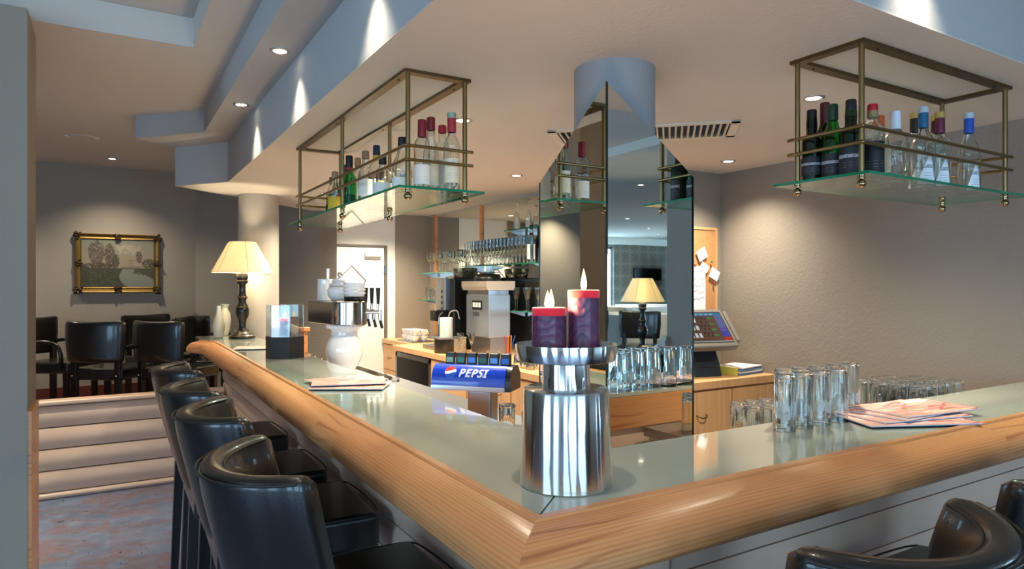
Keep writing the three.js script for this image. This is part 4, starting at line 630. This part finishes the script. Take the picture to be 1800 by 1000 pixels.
// coffee machines and small things on the worktop
{
  const g = G('coffee_brewer', 'silver hot drinks machine with three selection buttons', 'coffee machine', [2.62, 1.0, -4.9]), z0 = -0.20, z1 = 0.20;
  M('machine_body', rbox(0.20, 0.35, 0.40, 0.006, 0.10, 0.315, 0), std({ color: '#aab2ba', metalness: 0.85, roughness: 0.35 }), g); M('machine_foot', rbox(0.17, 0.14, 0.34, 0.006, 0.115, 0.07, 0), mat.steelSoft, g);
  M('machine_neck', rbox(0.19, 0.04, 0.37, 0.004, 0.1, 0.508, 0), mat.steel, g); M('machine_hood', slab([[-0.02, 0], [0.22, 0], [0.235, 0.03], [0.235, 0.075], [-0.035, 0.075], [-0.035, 0.03]], 0.44).translate(0, 0.527, -0.22), std({ color: '#b9aa98', metalness: 0.4, roughness: 0.4 }), g);
  M('hopper_lid', lathe([[0, 0], [0.11, 0], [0.115, 0.02], [0.105, 0.06], [0, 0.07]], 32).translate(0.1, 0.60, 0.0), mat.black, g);
  M('button_plate', box(-0.003, 0, 0.365, 0.44, -0.085, 0.085), mat.black, g); for (let k = 0; k < 3; k++) M('select_button', box(-0.006, -0.003, 0.385, 0.425, -0.07 + k * 0.05, -0.034 + k * 0.05), mat.frame, g);
  for (let k = 0; k < 9; k++) M('vent_slot', box(-0.001, 0.001, 0.31, 0.345, -0.075 + k * 0.013, -0.070 + k * 0.013), mat.black, g);
  M('spout', [rod([-0.001, 0.17, 0.02], [-0.02, 0.16, 0.02], 0.006)], mat.chrome, g);
  const e = G('espresso_machine', 'tall black espresso machine with silver front panel', 'coffee machine', [2.55, 1.0, -5.42]);
  M('machine_body', rbox(0.42, 0.62, 0.34, 0.02, 0.23, 0.33, 0), mat.black, e); M('silver_panel', rbox(0.03, 0.40, 0.20, 0.006, 0.01, 0.44, -0.05), mat.steel, e); M('dispense_head', rbox(0.12, 0.10, 0.12, 0.01, -0.04, 0.30, 0.0), mat.black, e); M('steam_wand', tube([[-0.05, 0.33, 0.1], [-0.08, 0.30, 0.1], [-0.09, 0.22, 0.1], [-0.10, 0.12, 0.11]], 0.005), mat.chrome, e); M('drip_grid', rbox(0.16, 0.04, 0.30, 0.005, -0.05, 0.02, 0), mat.steelSoft, e);
  for (const [dz, c] of [[-0.08, '#b4b8b0'], [0.09, '#5f6a62']]) M('bean_hopper', lathe([[0, 0], [0.06, 0], [0.075, 0.07], [0.07, 0.085], [0, 0.09]], 28).translate(0.22, 0.64, dz), tint(c), e);
  for (let k = 0; k < 5; k++) M('key', box(-0.008, -0.005, 0.30 + k * 0.05, 0.325 + k * 0.05, -0.02, 0.0), mat.black, e);
  const kb = G('knock_box', 'black steel knock box under the espresso machine', 'knock box', [2.43, 1.0, -5.10]); M('drum', lathe([[0, 0], [0.10, 0], [0.10, 0.12], [0.095, 0.12], [0.09, 0.01]], 32), std({ color: '#3c3b38', roughness: 0.4, metalness: 0.4 }), kb); M('tray', rbox(0.24, 0.012, 0.24, 0.004, 0, 0.126, 0), mat.steelSoft, kb);
  const j = G('milk_jug', 'tall white milk container beside the espresso machine', 'jug', [2.43, 1.1325, -5.10]); M('jug_body', lathe([[0, 0], [0.055, 0], [0.055, 0.16], [0.05, 0.165], [0, 0.166]], 28), paint('#d9d8cf', 0.4), j); M('milk_hose', tube([[0.02, 0.16, 0], [0.03, 0.21, 0.02], [0.08, 0.22, 0.04], [0.1, 0.15, 0.05]], 0.005), mat.steel, j);
  const t = G('tea_box', 'narrow brown tin behind the soda taps', 'tin', [2.42, 1.0, -4.82]); M('tin_body', rbox(0.07, 0.14, 0.09, 0.006, 0, 0.07, 0), paint('#8f7f6a', 0.4), t); M('tin_lid', rbox(0.074, 0.012, 0.094, 0.003, 0, 0.146, 0), mat.steel, t);
  put('stem_glass', sherryG, 2.38, 1.0, 4.73, 'clear stem glass before the silver drinks machine', 'glass', undefined); put('stem_glass', sherryG, 2.46, 1.0, 4.70, 'second clear stem glass touching the drinks machine', 'glass', undefined);
}
{ // cups
  const cupG = lathe([[0.022, 0], [0.024, 0.003], [0.036, 0.03], [0.040, 0.055], [0.038, 0.055], [0.033, 0.03], [0.02, 0.006], [0, 0.006]], 24);
  tag(M('cup_tray', rbox(0.28, 0.012, 0.38, 0.004, 2.67, 1.006, -6.30), mat.steelSoft), 'steel tray under the stacked coffee cups', 'tray');
  let proto; for (let l = 0; l < 2; l++) for (let r = 0; r < 2; r++) for (let k = 0; k < 4; k++) {
    const p = [2.60 + r * 0.09, 1.0125 + l * 0.056, -6.16 - k * 0.088];
    if (!proto) { proto = G('coffee_cup', 'white coffee cup in the stack on the steel tray', 'cup', p, -2.2, 'stacked coffee cups'); M('cup_body', cupG, mat.porcelain, proto); M('cup_handle', new THREE.TorusGeometry(0.014, 0.0035, 8, 18).translate(0.046, 0.03, 0), mat.porcelain, proto); } else copy(proto, p, -2.2 + rr(-0.3, 0.3));
  }
  const s = G('straw_jar', 'glass jar of coloured straws beside the drinks machine', 'jar', [2.42, 1.0, -4.05]); M('jar_glass', lathe([[0.04, 0], [0.045, 0.01], [0.045, 0.12], [0.043, 0.12], [0.042, 0.01]], 24), mat.glass, s); for (let k = 0; k < 9; k++) M('straw', rod([rr(-0.02, 0.02), 0.01, rr(-0.02, 0.02)], [rr(-0.05, 0.05), 0.21, rr(-0.06, 0.06)], 0.004, 8), paint(['#e2463a', '#3a4f9c', '#2c2c30', '#e58a3a', '#b02a5a'][k % 5], 0.4), s);
  const b = G('sweet_jar', 'round glass bowl of wrapped sweets before the straw jar', 'bowl', [2.39, 1.0, -4.22]); M('bowl_glass', lathe([[0.03, 0], [0.05, 0.02], [0.06, 0.05], [0.05, 0.085], [0.045, 0.09]], 28), mat.glass, b); for (let k = 0; k < 22; k++) { const a = k * 2.4, q = 0.038 * Math.sqrt(k / 22); M('sweet', rbox(0.022, 0.012, 0.014, 0.004).rotateY(a).translate(q * Math.cos(a), 0.018 + 0.009 * (k % 5), q * Math.sin(a)), paint(['#c4302c', '#e8c23a', '#e8e4da', '#3a5fb0'][k % 4], 0.3), b); }
  for (let k = 0; k < 6; k++) tumbler(2.42 + (k % 2) * 0.075, 1.0, -3.93 + (k >> 1) * 0.08, 0.03, 0.028, 0.085, 'low water glass on the worktop beside the straws', 'low glasses on the worktop');
}
// till, papers, pin board
const tillMap = canvasTex(512, 400, (g, W, H) => {
  g.fillStyle = '#6a4a40'; g.fillRect(0, 0, W, H); g.fillStyle = '#2f86b4'; g.fillRect(0, 0, W, 42); g.fillRect(W - 92, 42, 92, 250); g.fillStyle = '#3b4bc4'; g.fillRect(W - 92, 210, 92, 120); g.fillStyle = '#d8302c'; g.fillRect(W - 92, 340, 92, 50); g.fillStyle = '#bfd2c8'; g.fillRect(0, H - 12, W, 12);
  for (let r = 0; r < 3; r++) for (let k = 0; k < 3; k++) { g.fillStyle = '#f2f2f0'; g.fillRect(30 + k * 52, 74 + r * 104, 34, 60); g.fillStyle = '#241c1a'; g.fillRect(200 + k * 46, 62 + r * 104, 20, 26); g.fillRect(170 + k * 56, 118 + r * 96, 18, 20); }
  g.fillStyle = '#2f9a44'; for (let r = 0; r < 4; r++) g.fillRect(318, 66 + r * 78, 56, 22);
  g.fillStyle = '#9fd4ec'; for (let k = 0; k < 7; k++) g.fillRect(12 + k * 60, 12, 40, 16); g.fillStyle = '#7c5fb0'; for (let k = 0; k < 6; k++) g.fillRect(W - 84, 60 + k * 34, 76, 22);
});
{
  const g = G('till', 'touch screen cash till with tilted grey screen', 'till', [3.19, 1.0065, -3.0], -0.22);
  M('till_base', slab([[-0.12, 0], [0.10, 0], [0.08, 0.06], [0.03, 0.16], [-0.03, 0.20], [-0.10, 0.20]], 0.20, 0.006).translate(0, 0, -0.10).rotateY(-Math.PI / 2), mat.slate, g);
  for (const y of [0.045, 0.085]) M('base_slot', box(-0.06, 0.06, y, y + 0.008, 0.096 - y * 0.25, 0.101 - y * 0.25), mat.black, g);
  const s = new THREE.Group(); s.name = 'screen_head'; s.position.set(0, 0.28, 0.06); s.rotation.x = -0.72; g.add(s);
  M('screen_case', rbox(0.36, 0.30, 0.05, 0.012), mat.grey, s); M('screen_bezel', box(-0.155, 0.155, -0.118, 0.122, 0.0252, 0.0258), mat.black, s);
  const sc = new THREE.PlaneGeometry(0.30, 0.226).translate(0, 0.002, 0.0262); M('till_screen', sc, std({ color: '#000', emissive: '#ffffff', emissiveMap: tillMap, emissiveIntensity: 0.42, roughness: 0.2 }), s);
  M('card_reader', rbox(0.03, 0.24, 0.05, 0.006, 0.205, 0.02, -0.01), mat.grey, s);
  const l = new THREE.RectAreaLight(new THREE.Color(0.6, 0.55, 0.6), 0.3, 0.28, 0.2); l.position.set(0, 0, 0.03); l.rotation.y = Math.PI; s.add(l);
  const k = G('till_printer', 'low black printer in front of the till', 'printer', [2.88, 1.0, -2.95], -0.2); M('printer_body', rbox(0.16, 0.10, 0.18, 0.012, 0, 0.05, 0), mat.black, k); M('paper_slot', box(-0.06, 0.06, 0.1, 0.102, -0.01, 0.0), mat.grey, k);
  const b = G('paper_stack', 'untidy stack of folded papers beside the till', 'papers', [3.48, 1.0, -2.93], 0.15); for (let i = 0; i < 7; i++) { const c = i === 6 ? mat.paper : [paint('#5b86b4', 0.5), paint('#4a6a94', 0.5), mat.paper, paint('#7d94a8', 0.5)][i % 4]; const m = M('paper', rbox(0.25, 0.007, 0.19, 0.002, 0, 0.0036 + i * 0.0072, 0), c, b); m.rotation.y = (rnd() - 0.5) * 0.25; } M('yellow_folder', rbox(0.03, 0.05, 0.15, 0.003, -0.14, 0.025, 0.0), paint('#c8c05a', 0.6), b);
}
const noteMap = canvasTex(256, 256, (g, W, H) => { g.fillStyle = '#f0efec'; g.fillRect(0, 0, W, H); g.strokeStyle = '#55585c'; g.lineWidth = 3; let s = 3; const q = () => (s = (s * 16807) % 2147483647) / 2147483647; for (let r = 0; r < 5; r++) { g.beginPath(); g.moveTo(20, 30 + r * 34); for (let k = 1; k < 26; k++) g.lineTo(20 + k * 8.4, 30 + r * 34 + (q() - 0.5) * 22); g.stroke(); } });
const noteMat = std({ map: noteMap, roughness: 0.85 });
{
  const z = -3.218, g = G('pin_board', 'cork pin board in a light wood frame', 'pin board', [3.36, 1.56, z]); M('cork_sheet', box(-0.22, 0.215, -0.38, 0.385, 0, 0.008), mat.cork, g);
  M('board_frame', [box(-0.235, 0.232, 0.385, 0.402, 0, 0.014), box(-0.235, 0.232, -0.397, -0.38, 0, 0.014), box(0.215, 0.232, -0.38, 0.385, 0, 0.014), box(-0.235, -0.22, -0.38, 0.385, 0, 0.014)], mat.beech, g);
  const note = (label, px, py, w, h, turn, m) => { const p = onZ(px, py, z + 0.012), n = tag(M('pinned_note', new THREE.BoxGeometry(w, h, 0.0016), m), label, 'note'); n.position.set(p[0], p[1], z + 0.021 + 0.002 * taken['pinned_note']); n.rotation.set(0.015, -0.02, turn); };
  note('long sheet of sketches pinned to the cork board', 1226, 512, 0.13, 0.34, 0.02, noteMat); note('white slip tilted left at the top of the cork board', 1232, 447, 0.085, 0.075, 0.5, mat.paper); note('white slip pinned below the tilted one on the cork board', 1236, 470, 0.075, 0.05, -0.5, mat.paper); note('white slip hanging over the right frame of cork board', 1253, 482, 0.085, 0.07, -0.45, mat.paper);
  for (const [px, py, c] of [[1221, 466, '#c8342c'], [1250, 460, '#2f8a3c'], [1254, 497, '#c8342c']]) { const p = onZ(px, py, z + 0.02); tag(M('push_pin', ball(0.008, p[0], p[1], z + 0.026, 10), paint(c, 0.3)), c === '#2f8a3c' ? 'green push pin on the cork board' : py < 480 ? 'red push pin by the sketch sheet' : 'red push pin on the frame slip', 'push pin'); }
}
// ───────────────────────── painting ─────────────────────────
const paintingMap = canvasTex(640, 400, (g, W, H) => {
  let s = 11; const q = () => (s = (s * 16807) % 2147483647) / 2147483647; const gr = g.createLinearGradient(0, 0, 0, H * 0.62); gr.addColorStop(0, '#8d9188'); gr.addColorStop(1, '#b0a08c'); g.fillStyle = gr; g.fillRect(0, 0, W, H); 
  const blob = (x, y, rx, ry, cs, n, sz) => { for (let k = 0; k < n; k++) { const a = q() * 6.28, r = Math.sqrt(q()); g.fillStyle = cs[Math.floor(q() * cs.length)]; g.globalAlpha = 0.5; g.beginPath(); g.ellipse(x + rx * r * Math.cos(a), y + ry * r * Math.sin(a), sz * (0.5 + q()), sz * 0.6 * (0.5 + q()), q() * 3, 0, 7); g.fill(); } g.globalAlpha = 1; };
  blob(W * 0.62, H * 0.2, 120, 40, ['#c4b39c', '#b8ab98', '#8f989a'], 160, 16); g.fillStyle = '#4a4a36'; g.fillRect(0, H * 0.6, W, H * 0.4);
  g.fillStyle = '#8d9490'; g.beginPath(); g.moveTo(W * 0.56, H * 0.62); g.lineTo(W * 0.72, H * 0.62); g.bezierCurveTo(W * 0.85, H * 0.74, W, H * 0.8, W, H * 0.86); g.lineTo(W, H); g.lineTo(W * 0.62, H); g.bezierCurveTo(W * 0.45, H * 0.8, W * 0.52, H * 0.72, W * 0.56, H * 0.62); g.fill();
  blob(W * 0.2, H * 0.27, 70, 100, ['#5e5348', '#6c5d55', '#4c4a3c', '#75665e'], 420, 9); blob(W * 0.38, H * 0.32, 42, 95, ['#55503f', '#463f34', '#6a5c50'], 300, 8); blob(W * 0.46, H * 0.46, 30, 60, ['#4c4436', '#5b5040'], 180, 8); blob(W * 0.79, H * 0.36, 26, 50, ['#5a4e46', '#6a5b52'], 160, 7); blob(W * 0.93, H * 0.5, 60, 40, ['#544a38', '#4a4534'], 180, 8);
  blob(W * 0.2, H * 0.56, 150, 24, ['#43402f', '#544c38'], 260, 9); blob(W * 0.22, H * 0.82, 190, 60, ['#3e422e', '#555a3a', '#2f3326', '#6a6646'], 620, 9); blob(W * 0.85, H * 0.68, 100, 22, ['#5a5a3c', '#4a4a34'], 200, 7);
  g.strokeStyle = '#4a3d32'; g.lineWidth = 5; g.beginPath(); g.moveTo(W * 0.54, H * 0.58); g.lineTo(W * 0.84, H * 0.57); g.stroke(); g.lineWidth = 3; for (const x of [0.66, 0.69]) { g.beginPath(); g.moveTo(W * x, H * 0.57); g.lineTo(W * x, H * 0.44); g.stroke(); } g.beginPath(); g.moveTo(W * 0.63, H * 0.43); g.lineTo(W * 0.74, H * 0.44); g.stroke();
});
{
  const g = G('framed_painting', 'oil landscape with river and trees in ornate gilt frame', 'painting', [0.077, 1.797, -8.1]), w = 0.384, h = 0.305, b = 0.06;
  const pl = new THREE.PlaneGeometry(2 * (w - b), 2 * (h - b)); const c = M('canvas', pl, std({ map: paintingMap, color: '#cfc7b8', roughness: 0.6 }), g); c.position.z = 0.022;
  const side = L => { const pr = [[0, 0], [0, 0.03], [0.008, 0.048], [0.02, 0.036], [0.038, 0.03], [0.05, 0.034], [0.06, 0.024], [0.06, 0]]; const p = [], n = pr.length; for (let i = 0; i < n - 1; i++) { const A = pr[i], B = pr[i + 1]; const P = (q, s) => [s * (L - q[0]), -q[0], q[1]]; const a = P(A, -1), e = P(A, 1), f = P(B, 1), d = P(B, -1); p.push(...a, ...f, ...e, ...a, ...d, ...f); } const gg = new THREE.BufferGeometry(); gg.setAttribute('position', new THREE.Float32BufferAttribute(p, 3)); gg.setAttribute('uv', new THREE.Float32BufferAttribute(new Float32Array(p.length / 3 * 2), 2)); gg.computeVertexNormals(); return gg; };
  const dbl = mat.gold; dbl.side = THREE.DoubleSide;
  M('frame_side', side(w).translate(0, h, 0), dbl, g); M('frame_side', side(w).rotateZ(Math.PI).translate(0, -h, 0), dbl, g); M('frame_side', side(h).rotateZ(Math.PI / 2).translate(-w, 0, 0), dbl, g); M('frame_side', side(h).rotateZ(-Math.PI / 2).translate(w, 0, 0), dbl, g);
  const orn = (r) => Array.from({ length: 16 }, () => ball(rr(0.008, 0.016), rr(-r, r), rr(-r, r), rr(0.03, 0.046), 8));
  for (const [x, y] of [[-1, -1], [1, -1], [-1, 1], [1, 1]]) M('corner_ornament', mergeAt(orn(0.034), x * (w - 0.028), y * (h - 0.028)), mat.goldDark, g);
  for (const [x, y] of [[0, 1], [0, -1], [1, 0], [-1, 0]]) M('middle_ornament', mergeAt(orn(0.03), x * (w - 0.03), y * (h - 0.03)), mat.goldDark, g);
}
function mergeAt(l, x, y) { return merge(l).translate(x, y, 0); }

// ───────────────────────── stools and chairs ─────────────────────────
// a stool faces +x (its seat runs to the bar); origin on the floor under the seat centre
function buildStool(label) {
  const g = G('bar_stool', label, 'bar stool', [0, 0, 0], 0, 'leather bar stools');
  const arc = u => { const a = u * 1.32; return [0.235 * Math.sin(a) / Math.sin(1.32), 0.17 * (Math.cos(a) - 1) / (1 - Math.cos(1.32)) * -1]; };       // x across, z depth (0 = rear middle)
  const b = shell(arc, 0.74, 1.16, 0.072, 36, 24, (u, v) => [1 - 0.16 * (0.5 - 0.5 * v), (v > 0 ? 0.01 * u * u * v : 0.05 * u * u * -v), 0.05 * (1 - v)]);
  M('backrest', b.rotateY(Math.PI / 2).translate(-0.365, 0, 0), mat.leather, g);
  const seamPts = k => Array.from({ length: 21 }, (_, i) => { const u = -0.9 + i * 0.09, P = arc(u), Q = arc(u + 0.01), tx = Q[0] - P[0], tz = Q[1] - P[1], l = Math.hypot(tx, tz); return [P[1] + tx / l * k - 0.365, 1.146 + 0.012 * u * u, -(P[0]) + tz / l * k]; });
  M('seam_piping', [tube(seamPts(-0.030), 0.0035, 40, 6), tube(seamPts(0.030), 0.0035, 40, 6)], mat.seam, g);
  M('seat', [rbox(0.50, 0.12, 0.45, 0.022, -0.035, 0.745, 0, 4)], mat.leather, g);
  M('seat_piping', tube([[-0.2, 0.80, 0.215], [0.19, 0.80, 0.215], [0.212, 0.80, 0.2], [0.212, 0.80, -0.2], [0.19, 0.80, -0.215], [-0.2, 0.80, -0.215]], 0.003, 60, 6), mat.seam, g);
  const leg = (x, z, o) => { const s = slab([[-0.02, 0.70], [0.02, 0.70], [0.014, 0], [-0.014, 0]], 0.036, 0.003).translate(0, 0, -0.018); s.applyMatrix4(new THREE.Matrix4().makeShear(0, 0, -o / 0.7, 0, 0, 0)); return s.translate(x + o, 0, z); };
  for (const z of [-0.19, 0.19]) { M('leg', leg(0.19, z, 0.01), mat.darkwood, g); M('leg', leg(-0.24, z, -0.03), mat.darkwood, g); }
  M('footrest', [box(0.18, 0.205, 0.26, 0.30, -0.19, 0.19), box(-0.2, 0.19, 0.30, 0.335, 0.18, 0.2), box(-0.2, 0.19, 0.30, 0.335, -0.2, -0.18), box(-0.215, -0.195, 0.30, 0.335, -0.19, 0.19)], mat.darkwood, g);
  return g;
}
const st = buildStool('black leather bar stool at the long bar arm, the one closest to the bar corner'); st.position.set(0.56, 0, -1.64);
[[0.565, 2.36, 'black leather bar stool at the long bar arm, second from the bar corner'], [0.555, 2.96, 'black leather bar stool at the long bar arm, third from the bar corner'], [0.56, 3.70, 'black leather bar stool at the long bar arm, fourth from the bar corner']].forEach(([x, d, l], i) => copy(st, [x, 0, -d], 0.03 * (i - 1), l));
copy(st, [1.13, 0, -0.85], Math.PI / 2, 'black leather bar stool at the short bar arm, the one closest to the bar corner');
copy(st, [1.82, 0, -0.85], Math.PI / 2, 'black leather bar stool at the short bar arm, second from the bar corner');
// platform chairs face +z; origin on the platform floor
function buildChair(label, arms, group) {
  const g = G('leather_chair', label, 'chair', [0, 0, 0], 0, group);
  const arc = u => [0.26 * u, -0.055 * (1 - u * u)];
  M('backrest', shell(arc, 0.53, 0.88, 0.06, 24, 20, (u, v) => [1 - 0.08 * Math.max(0, -v), -0.012 * (1 - u * u) * (v > 0 ? v : 0)]).translate(0, 0, -0.20), mat.leather, g);
  M('seat', rbox(0.45, 0.10, 0.45, 0.02, 0, 0.43, 0.02, 4), mat.leather, g);
  for (const x of [-0.19, 0.19]) { M('leg', slab([[-0.02, 0], [0.02, 0], [0.022, 0.60], [-0.022, 0.60]], 0.04, 0.003).translate(x, 0, -0.215), mat.darkwood, g); M('leg', slab([[-0.016, 0], [0.016, 0], [0.022, 0.40], [-0.022, 0.40]], 0.04, 0.003).translate(x, 0, 0.185), mat.darkwood, g); }
  M('bolt_head', [ball(0.009, -0.19, 0.42, -0.225, 10), ball(0.009, 0.19, 0.42, -0.225, 10)], mat.chrome, g);
  if (arms) for (const x of [-0.24, 0.24]) M('armrest', tube([[x * 0.9, 0.64, -0.2], [x, 0.66, -0.05], [x, 0.66, 0.08], [x, 0.62, 0.16], [x, 0.53, 0.19], [x * 0.96, 0.42, 0.18]], 0.017, 30, 10), mat.darkwood, g);
  return g;
}
const PF = 0.40;
const chA = buildChair('black leather armchair in profile at the platform edge under the painting', true, undefined); chA.position.set(-0.40, PF, -7.42); chA.rotation.y = 1.0;
copy(chA, [0.02, PF, -6.66], Math.PI - 0.62, 'black leather armchair seen from behind below the gilt frame');
const chC = buildChair('black leather chair at the platform edge right of the chair below the painting', false, undefined); chC.position.set(0.50, PF, -6.36); chC.rotation.y = 2.3;
copy(chC, [0.42, PF, -7.50], 2.6, 'black leather chair behind the others in the middle of the platform');
copy(chC, [0.79, PF, -6.86], 2.0, 'black leather chair on the platform tight against the bar end');
copy(chA, [1.0, PF, -7.38], 1.7, 'black leather armchair on the platform behind the pearl vases');

// ───────────────────────── dining room things, seen in the mirrored pillar ─────────────────────────
{
  const s = G('sideboard', 'dark low sideboard carrying the second lamp in the dining room', 'sideboard', [4.38, 0.38, 1.47]); M('sideboard_body', rbox(0.55, 0.50, 0.5, 0.01, 0, 0.27, 0), mat.slate, s); M('sideboard_top', rbox(0.60, 0.03, 0.55, 0.006, 0, 0.535, 0), mat.blackGloss, s);
  tableLamp('turned dark wood lamp with cream shade reflected in the mirrored pillar', 4.38, 0.932, 1.47, 0.88);
  const table = (label, x, z) => { const t = G('dining_table', label, 'table', [x, 0.38, z]); M('tablecloth', [rbox(1.1, 0.02, 1.1, 0.006, 0, 0.75, 0), ...[0, 1, 2, 3].map(k => { const p = new THREE.PlaneGeometry(1.1, 0.45, 24, 4); const q = p.attributes.position; for (let i = 0; i < q.count; i++) q.setZ(i, 0.55 + (0.225 - q.getY(i)) * 0.12 + 0.02 * Math.sin(q.getX(i) * 22) * (0.225 - q.getY(i)) * 2); p.computeVertexNormals(); return p.translate(0, 0.525, 0).rotateY(k * Math.PI / 2); })], mat.cloth, t); M('table_leg', cyl(0.05, 0.05, 0.73, 0, 0.0, 0), mat.darkwood, t); };
  table('white clothed dining table close to the partition', 6.9, 4.55); table('white clothed dining table in the far corner', 9.3, 7.3); table('white clothed dining table below the wallpaper', 10.6, 8.1); mat.cloth.side = THREE.DoubleSide;
  const c1 = copy(chC, [5.45, 0.38, 2.75], -0.9, 'grey black leather dining chair at the near clothed table'); copy(chC, [5.15, 0.38, 3.3], -0.6, 'second leather dining chair at the near clothed table');
  const sofa = G('sofa', 'dark blue upholstered bench in the dining room', 'sofa', [8.9, 0.38, 5.2], -0.8); M('sofa_seat', rbox(1.3, 0.42, 0.6, 0.04, 0, 0.22, 0), mat.slate, sofa); M('sofa_back', rbox(1.3, 0.85, 0.18, 0.05, 0, 0.43, -0.3), mat.slate, sofa);
  const cab = G('dark_cabinet', 'tall black cabinet against the wallpaper', 'cabinet', [11.9, 0.38, 8.3]); M('cabinet_body', rbox(0.5, 1.7, 0.5, 0.01, 0, 0.85, 0), mat.black, cab); M('cabinet_handle', rod([-0.1, 0.8, -0.26], [-0.1, 1.0, -0.26], 0.008), mat.steel, cab);
  const tv = G('wall_screen', 'dark flat screen on the wallpapered wall', 'screen', [11.35, 1.85, 8.97]); M('screen_panel', rbox(0.9, 0.3, 0.05, 0.01), mat.black, tv); M('screen_mount', box(-0.1, 0.1, -0.08, 0.08, 0.02, 0.03), mat.black, tv);
}

scene.traverse(o => { if (o.isMesh) { o.castShadow = true; o.receiveShadow = true; } });
renderer.render(scene, camera);
